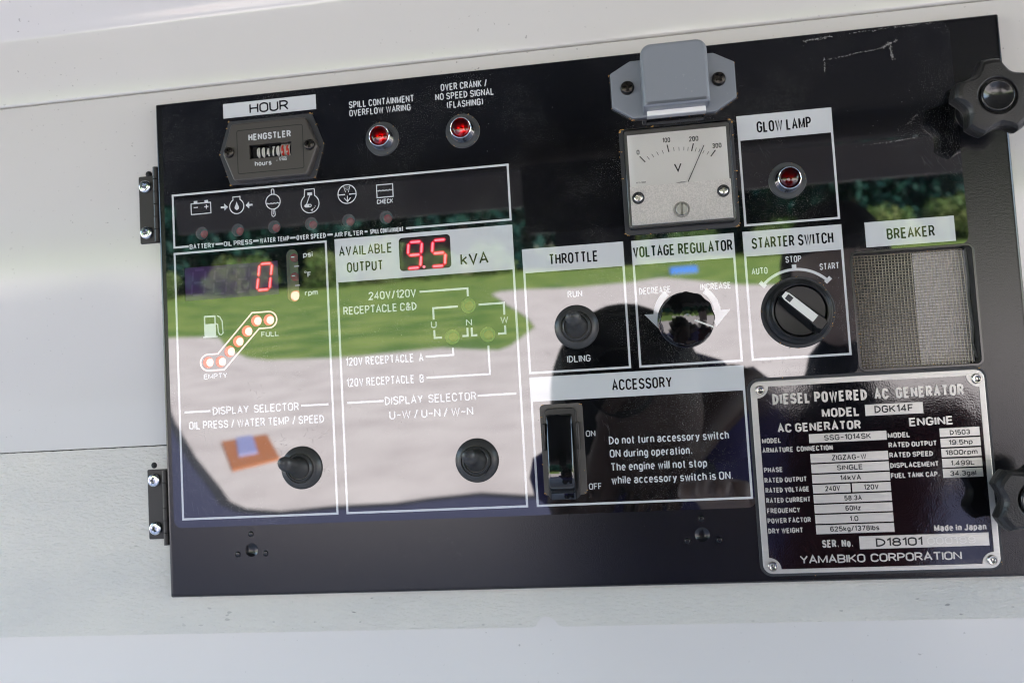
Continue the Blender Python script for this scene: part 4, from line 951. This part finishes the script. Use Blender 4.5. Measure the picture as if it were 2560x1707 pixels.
# ============================================================ SURROUNDINGS (mirrored in the glossy panel)
def flatmesh(name, loops, z, m, kind=None):
    b = B(); b.flat([[(x * 1000, -y * 1000) for x, y in L] for L in loops], 0)
    me = bpy.data.meshes.new(name); me.from_pydata([Vector((v.x, v.y, z)) for v in b.v], [], b.f); me.materials.append(m)
    o = bpy.data.objects.new(name, me); C.objects.link(o)
    if kind: o['kind'] = kind
    return o
m_grass = mat('lawn_green', (.155, .205, .055), .9, spec=.1, var=(.7, (.07, .13, .03), .42, .58), bump=[(8, .5, .05)])
m_conc = mat('pale_concrete', (.42, .385, .37), .85, spec=.2, var=(1.6, (.345, .31, .30), .38, .66), bump=[(20, .2, .01)])
flatmesh('ground', [[(-400, -600), (400, -600), (400, 200), (-400, 200)]], 0, m_grass, 'structure')
far = [(-30, -24), (-16, -21.5), (-12.2, -20.9), (-10.8, -20.4), (-10.1, -19.8), (-8.3, -16.6), (-7.0, -14.8), (-6.3, -14.2), (-5.0, -13.9), (-4.4, -13.95), (-3.7, -14.2), (-3.0, -14.4), (-2.4, -13.9), (-2.1, -13.7), (-1.8, -13.5),
       (-1.65, -14.0), (-1.6, -15.1), (-1.5, -17.1), (-1.9, -19.5), (-2.5, -22.2), (-3.2, -25.2), (-3.8, -28.1), (-4.5, -31.0), (-4.4, -32.8), (-3.3, -33.0), (-1.3, -31.6), (1.0, -32.6), (2.2, -34.6), (2.9, -32.0), (3.5, -29.4), (4.3, -26.2), (6, -24), (10, -26), (30, -30)]
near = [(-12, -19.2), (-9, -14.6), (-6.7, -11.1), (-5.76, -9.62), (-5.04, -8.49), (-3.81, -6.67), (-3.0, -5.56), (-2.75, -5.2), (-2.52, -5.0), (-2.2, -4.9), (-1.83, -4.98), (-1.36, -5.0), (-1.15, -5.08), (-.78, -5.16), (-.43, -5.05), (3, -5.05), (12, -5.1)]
flatmesh('painted_shadow', [near + [(12, -3.45), (-4.0, -3.45), (-6.5, -5.0), (-12, -12)]], .017, mat('painted_shadow', (.036, .038, .068), .85, spec=.2), 'structure')  # dark ground colour stands in for the truck's cast shadow
b = B(); b.ribbon([(x * 1000, -y * 1000) for x, y in near], 80, 0); me = bpy.data.meshes.new('painted_shadow_edge'); me.from_pydata([Vector((v.x, v.y, .022)) for v in b.v], [], b.f); me.materials.append(mat('shadow_edge_black', (.01, .01, .012), .8))  # added black ribbon, paints the darker rim of that shadow
o = bpy.data.objects.new('painted_shadow_edge', me); C.objects.link(o); o['kind'] = 'structure'
flatmesh('concrete_pad', [rpoly(far + [(30, 6), (-30, 6)], 0)], .012, m_conc, 'structure')  # unseen strip by the truck left pale to bounce light up the wall
def slab(name, P, z0, z1, m, label, cat):
    n = len(P); me = bpy.data.meshes.new(name); me.from_pydata([Vector((*p, z)) for z in (z0, z1) for p in P], [], [tuple(range(n))[::-1], tuple(range(n, 2 * n))] + [(i, (i + 1) % n, n + (i + 1) % n, n + i) for i in range(n)])
    me.materials.append(m); o = bpy.data.objects.new(name, me); C.objects.link(o); o['label'] = label; o['category'] = cat
    bm = bmesh.new(); bm.from_mesh(me); bmesh.ops.recalc_face_normals(bm, faces=bm.faces); bm.to_mesh(me); bm.free()
slab('orange_mat', [(-3.80, -7.26), (-3.42, -7.50), (-2.84, -6.46), (-3.14, -6.13)], .012, .035, mat('orange_mat', (.26, .09, .03), .8), 'orange mat lying on the concrete, mirrored at the lower left of the panel', 'mat')
slab('blue_tray', [(-3.66, -7.30), (-3.52, -7.38), (-3.14, -6.66), (-3.28, -6.56)], .035, .06, mat('blue_tray', (.18, .19, .34), .6), 'pale blue tray lying on the orange mat', 'tray')
me = wbox('blue_tarp', 2.8, -38.0, .0, 4.0, -37.2, .28, mat('blue_tarp', (.03, .14, .48), .6), None)
me['label'] = 'bright blue folded tarp on the lawn, mirrored above the voltage knob'; me['category'] = 'tarp'
# trees
m_leaf = mat('tree_leaf', (.05, .095, .025), .6, spec=.2, var=(.35, (.10, .12, .04), .45, .65)); m_leafd = mat('dark_leaf', (.006, .028, .027), .6, spec=.1, var=(.5, (.01, .038, .03), .4, .6)); m_bark = mat('bark', (.09, .07, .05), .9)
def crown(seed, n, rx, rz, cz, size):
    r = random.Random(seed); vs = []; fs = []
    blobs = [(r.gauss(0, rx * .5), r.gauss(0, rx * .5), cz + r.uniform(-.75, .8) * rz, r.uniform(.35, .6) * rx) for _ in range(14)]
    for _ in range(n):
        bx, by, bz_, br = r.choice(blobs); u = Vector((r.gauss(0, 1), r.gauss(0, 1), r.gauss(0, .8))).normalized() * br * r.uniform(.6, 1)
        p = Vector((bx, by, bz_)) + u; p.z = max(p.z, .2)
        a = Vector((r.gauss(0, 1), r.gauss(0, 1), r.gauss(0, 1))).normalized(); c = a.cross(Vector((r.gauss(0, 1), r.gauss(0, 1), r.gauss(0, 1)))).normalized()
        k = len(vs); s2 = size * r.uniform(.6, 1.3); vs += [p - a * s2, p + c * s2 * .5, p + a * s2, p - c * s2 * .5]; fs.append((k, k + 1, k + 2, k + 3))
    return vs, fs
def mesh0(name, vs, fs, m):
    me = bpy.data.meshes.new(name); me.from_pydata(vs, [], fs); me.materials.append(m); return me
crowns = [mesh0('crown', *crown(i, 5200, 4.6, 4.6, 5.6, .42), m_leafd) for i in range(3)]
bushes = [mesh0('crown', *crown(20 + i, 1500, 2.3, 1.2, 1.5, .22), m_leaf) for i in range(3)]
tv, tf = [], []
for k, (rr_, z) in enumerate(((.34, 0), (.26, 1), (.2, 3.2), (.12, 6.5))):
    for i in range(8): tv.append(Vector((rr_ * math.cos(i * .785) + .1 * math.sin(z), rr_ * math.sin(i * .785), z)))
    if k:
        for i in range(8): tf.append(((k - 1) * 8 + i, (k - 1) * 8 + (i + 1) % 8, k * 8 + (i + 1) % 8, k * 8 + i))
trunk = mesh0('trunk', tv, tf, m_bark)
r = random.Random(12)
def merge(name, items, m, label):
    vs, fs, ms = [], [], []
    for me, x, y, sc, rz in items:
        T_m = Matrix.Translation((x, y, 0)) @ Matrix.Rotation(rz, 4, 'Z') @ Matrix.Scale(sc, 4); k = len(vs)
        vs += [T_m @ v.co for v in me.vertices]; fs += [tuple(i + k for i in p.vertices) for p in me.polygons]
    o = bpy.data.objects.new(name, mesh0(name, vs, fs, m)); C.objects.link(o); o['kind'] = 'stuff'; o['label'] = label; o['category'] = 'woodland'
its = [(-75 + i * 4.6 + r.uniform(-1.5, 1.5), (-62, -72)[i % 2] + r.uniform(-3, 3), r.uniform(1.0, 1.5), r.random() * 6) for i in range(34)]
merge('distant_woodland', [(crowns[i % 3], *q) for i, q in enumerate(its)], m_leafd, 'dark green woodland beyond the lawn, mirrored in the upper part of the panel')
merge('dark_undergrowth', [(bushes[i % 3], -80 + i * 3.4 + r.uniform(-1, 1), -66 + r.uniform(-6, 6), r.uniform(1.7, 2.5), r.random() * 6) for i in range(48)], m_leafd, 'dark undergrowth below the crowns of the mirrored woodland')
merge('woodland_trunks', [(trunk, *q) for q in its], m_bark, 'trunks standing in the mirrored dark green woodland')
merge('distant_shrubs', [(bushes[i % 3], -55 + i * 4.0 + r.uniform(-1.5, 1.5), -54 + r.uniform(-3, 3), r.uniform(.55, .9), r.random() * 6) for i in range(29)], m_leaf, 'bright green shrubs along the foot of the mirrored woodland')

# lifted hood over the panel
hd_ = bpy.data.objects.new('lifted_hood', None); C.objects.link(hd_); hd_['label'] = 'lifted dark truck hood above the panel, mirrored as a black field with a grey lip'; hd_['category'] = 'hood'
def quadprism(name, P, th, m):
    """P: four world points, thickened upwards"""
    P = [Vector(p) for p in P]; Q = [p + Vector((0, 0, th)) for p in P]
    me = bpy.data.meshes.new(name); me.from_pydata(P + Q, [], [(3, 2, 1, 0), (4, 5, 6, 7), (0, 1, 5, 4), (1, 2, 6, 5), (2, 3, 7, 6), (3, 0, 4, 7)]); me.materials.append(m)
    o = bpy.data.objects.new(name, me); C.objects.link(o); o.parent = hd_; return o
quadprism('hood_board', [(-1.5, -1.55, 1.945), (1.9, -1.55, 1.945), (1.9, .1, 2.42), (-1.5, .1, 2.42)], .03, m_dark)
m_lip = mat('grey_brown_lip', (.30, .26, .25), .5)
quadprism('hood_lip', [(-.82, -1.53, 1.862), (1.25, -1.53, 1.852), (1.25, -1.50, 1.852), (-.82, -1.50, 1.862)], .085, m_lip)
quadprism('red_stripe', [(.95, -1.20, 2.043), (1.9, -1.20, 2.043), (1.9, -1.17, 2.050), (.95, -1.17, 2.050)], .003, mat('red_stripe', (.25, .02, .02), .5))
quadprism('latch_bracket', [(.085, -1.49, 1.79), (.34, -1.49, 1.79), (.34, -1.38, 1.79), (.085, -1.38, 1.79)], .155, m_dark)
quadprism('hood_latch', [(.15, -1.49, 1.70), (.335, -1.49, 1.70), (.335, -1.40, 1.70), (.15, -1.40, 1.70)], .089, mat('latch', (.06, .055, .06), .5))

# people who stand before the panel (mirrored in it)
def skin(name, joints, edges, m, parent, sub=1):
    me = bpy.data.meshes.new(name); me.from_pydata([Vector(j[:3]) for j in joints], edges, []); me.materials.append(m)
    o = bpy.data.objects.new(name, me); C.objects.link(o)
    if parent: o.parent = parent
    md = o.modifiers.new('skin', 'SKIN'); md.use_smooth_shade = True
    for v, j in zip(me.skin_vertices[0].data, joints): v.radius = (j[3], j[4] if len(j) > 4 else j[3])
    me.skin_vertices[0].data[0].use_root = True
    sb = o.modifiers.new('subdivision', 'SUBSURF'); sb.levels = sub; sb.render_levels = sub
    return o
def person(x, y, z, sc, yaw, shirt, hair, label, arms, hx=0, hz=0, hy=.02, skincol=(.30, .17, .12)):
    """origin at the feet; figure faces +Y (towards the truck)"""
    o = bpy.data.objects.new('person', None); C.objects.link(o); o.location = (x, y, z); o.rotation_euler = (0, 0, yaw); o.scale = (sc,) * 3
    o['label'] = label; o['category'] = 'person'
    inv = Matrix.Rotation(-yaw, 3, 'Z'); og = Vector((x, y, z)); arms = [tuple(tuple(inv @ (Vector(q) - og)) for q in a) for a in arms]
    sk = mat('skin', skincol, .5); sh = mat('shirt', shirt, .8); tr = mat('trousers', (.02, .022, .035), .8); hr = mat('hair', hair, .6)
    skin('body', [(0, 0, .95, .13, .10), (0, .0, 1.12, .13, .10), (0, .01, 1.32, .15, .11), (0, 0, 1.44, .09, .07), (0, .01, 1.50, .055), (0, .02, 1.56, .06),
                  (-.10, 0, .90, .09), (-.12, .01, .5, .06), (-.13, 0, .1, .042), (-.13, .12, .04, .04, .03), (.10, 0, .90, .09), (.12, .01, .5, .06), (.13, 0, .1, .042), (.13, .12, .04, .04, .03)],
         [(0, 1), (1, 2), (2, 3), (3, 4), (4, 5), (0, 6), (6, 7), (7, 8), (8, 9), (0, 10), (10, 11), (11, 12), (12, 13)], tr, o)
    skin('shirt', [(0, 0, 1.0, .155, .12), (0, 0, 1.15, .15, .115), (0, .01, 1.33, .17, .12), (0, 0, 1.43, .15, .10)] +
         [(sg * .19, 0, 1.42, .062) for sg in (-1, 1)] + [(a[0][0] * .75 + b_ * .045, a[0][1] * .75, 1.42 + (a[0][2] - 1.42) * .75, .055) for a, b_ in zip(arms, (-1, 1))],
         [(0, 1), (1, 2), (2, 3), (2, 4), (2, 5), (4, 6), (5, 7)], sh, o)
    if hz: skin('collar', [(0, 0, 1.38, .13, .09), (.06, 0, 1.47, .125, .09), (.11, 0, 1.51, .085, .07)], [(0, 1), (1, 2)], sh, o)
    for a, sg in zip(arms, (-1, 1)):
        el, wr = Vector(a[0]), Vector(a[1]); d = (wr - el).normalized(); side = d.cross(Vector((0, 0, 1))).normalized() if abs(d.z) < .95 else Vector((1, 0, 0)); upv = side.cross(d)
        J = [(sg * .19, 0, 1.42, .05), (*el, .042), (*wr, .027), (*(wr + d * .05), .036, .016), (*(wr + d * .085), .036, .014)]; E = [(0, 1), (1, 2), (2, 3), (3, 4)]
        for k, (off, ln) in enumerate(((-.03, .062), (-.01, .075), (.011, .07), (.031, .055))):
            p0 = wr + d * .09 + side * off; p1 = p0 + d * ln * .5 - upv * .008; p2 = p0 + d * ln * .8 - upv * .03; n0 = len(J)
            J += [(*p0, .010), (*p1, .009), (*p2, .008)]; E += [(4, n0), (n0, n0 + 1), (n0 + 1, n0 + 2)]
        n0 = len(J); q = wr + d * .03 - side * .045 * sg; J += [(*q, .012), (*(q + d * .035 - side * .015 * sg), .010)]; E += [(3, n0), (n0, n0 + 1)]
        skin('arm', J, E, sk, o)
    # head with nose, ears, brow, mouth
    bm = bmesh.new(); bmesh.ops.create_uvsphere(bm, u_segments=28, v_segments=20, radius=1)
    for v in bm.verts:
        p = v.co; zz = p.z; fx = .078 * (1 - .20 * max(0, -zz) ** 1.3); fy = .098
        v.co = Vector((p.x * fx, p.y * fy + (.012 if zz < -.4 and p.y > 0 else 0), zz * .118))
        if p.y > .75 and abs(p.x) < .2 and -.32 < zz < .05: v.co.y += .022 * (1 - abs(p.x) / .2)
        if p.y > .6 and .02 < zz < .2 and .15 < abs(p.x) < .6: v.co.y -= .007
    me = bpy.data.meshes.new('head'); bm.to_mesh(me); bm.free(); me.materials.append(sk); me.polygons.foreach_set('use_smooth', [True] * len(me.polygons))
    h = bpy.data.objects.new('head', me); C.objects.link(h); h.parent = o; h.location = (hx, hy, 1.665 + hz)
    bm = bmesh.new(); bmesh.ops.create_uvsphere(bm, u_segments=24, v_segments=16, radius=1)
    for v in bm.verts:
        p = v.co; front = p.y > .35 and p.z < .35
        v.co = Vector((p.x * .095, p.y * .11 - .010, p.z * .128 + .008)) if not front else Vector((p.x * .07, p.y * .06, p.z * .10))
        if p.z < -.5: v.co *= .7
    me = bpy.data.meshes.new('hair'); bm.to_mesh(me); bm.free(); me.materials.append(hr); me.polygons.foreach_set('use_smooth', [True] * len(me.polygons))
    hh = bpy.data.objects.new('hair', me); C.objects.link(hh); hh.parent = h
    return o
person(.335, -.66, .055, 1.0, R(-40), (.05, .035, .16), (.008, .007, .007), 'photographer in a purple shirt holding up a camera, mirrored in mid panel',
       [((.225, -.52, 1.40), (.25, -.50, 1.475)), ((.435, -.64, 1.555), (.37, -.56, 1.50))], hx=-.105, hz=-.175, hy=.06, skincol=(.10, .055, .04))
person(.67, -1.02, .0, 1.0, R(10), (.09, .012, .02), (.012, .01, .01), 'onlooker in a dark maroon shirt with one hand raised, mirrored at right',
       [((.455, -.74, 1.22), (.398, -.50, 1.415)), ((.98, -1.0, 1.15), (.9, -.85, .98))], skincol=(.62, .46, .40))

# the camera in the photographer's hands
ph_ = bpy.data.objects.new('photo_camera', None); C.objects.link(ph_); ph_['label'] = 'black camera held before the photographer\'s face'; ph_['category'] = 'camera'
m_cam = mat('camera_black', (.01, .01, .01), .45)
def cbox(name, x0, y0, z0, x1, y1, z1):
    me = bpy.data.meshes.new(name); bm = bmesh.new(); bmesh.ops.create_cube(bm, size=1)
    for v in bm.verts: v.co = Vector(((x0 + x1) / 2 + v.co.x * (x1 - x0), (y0 + y1) / 2 + v.co.y * (y1 - y0), (z0 + z1) / 2 + v.co.z * (z1 - z0)))
    bmesh.ops.bevel(bm, geom=bm.edges[:], offset=.006, segments=2, affect='EDGES'); bm.to_mesh(me); bm.free(); me.materials.append(m_cam)
    o = bpy.data.objects.new(name, me); C.objects.link(o); o.parent = ph_
cx, cy, cz = cam.matrix_world.translation
cbox('camera_body', cx - .07, cy - .085, cz - .05, cx + .07, cy - .045, cz + .045)
cbox('viewfinder_hump', cx - .028, cy - .085, cz + .04, cx + .028, cy - .03, cz + .075)
me = bpy.data.meshes.new('lens_barrel'); bm = bmesh.new(); bmesh.ops.create_cone(bm, cap_ends=False, segments=32, radius1=.036, radius2=.040, depth=.05)
bm.to_mesh(me); bm.free(); me.materials.append(m_cam); o = bpy.data.objects.new('lens_barrel', me); C.objects.link(o); o.parent = ph_
o.rotation_euler = (R(-90), 0, 0); o.location = (cx, cy - .027, cz)
clean()
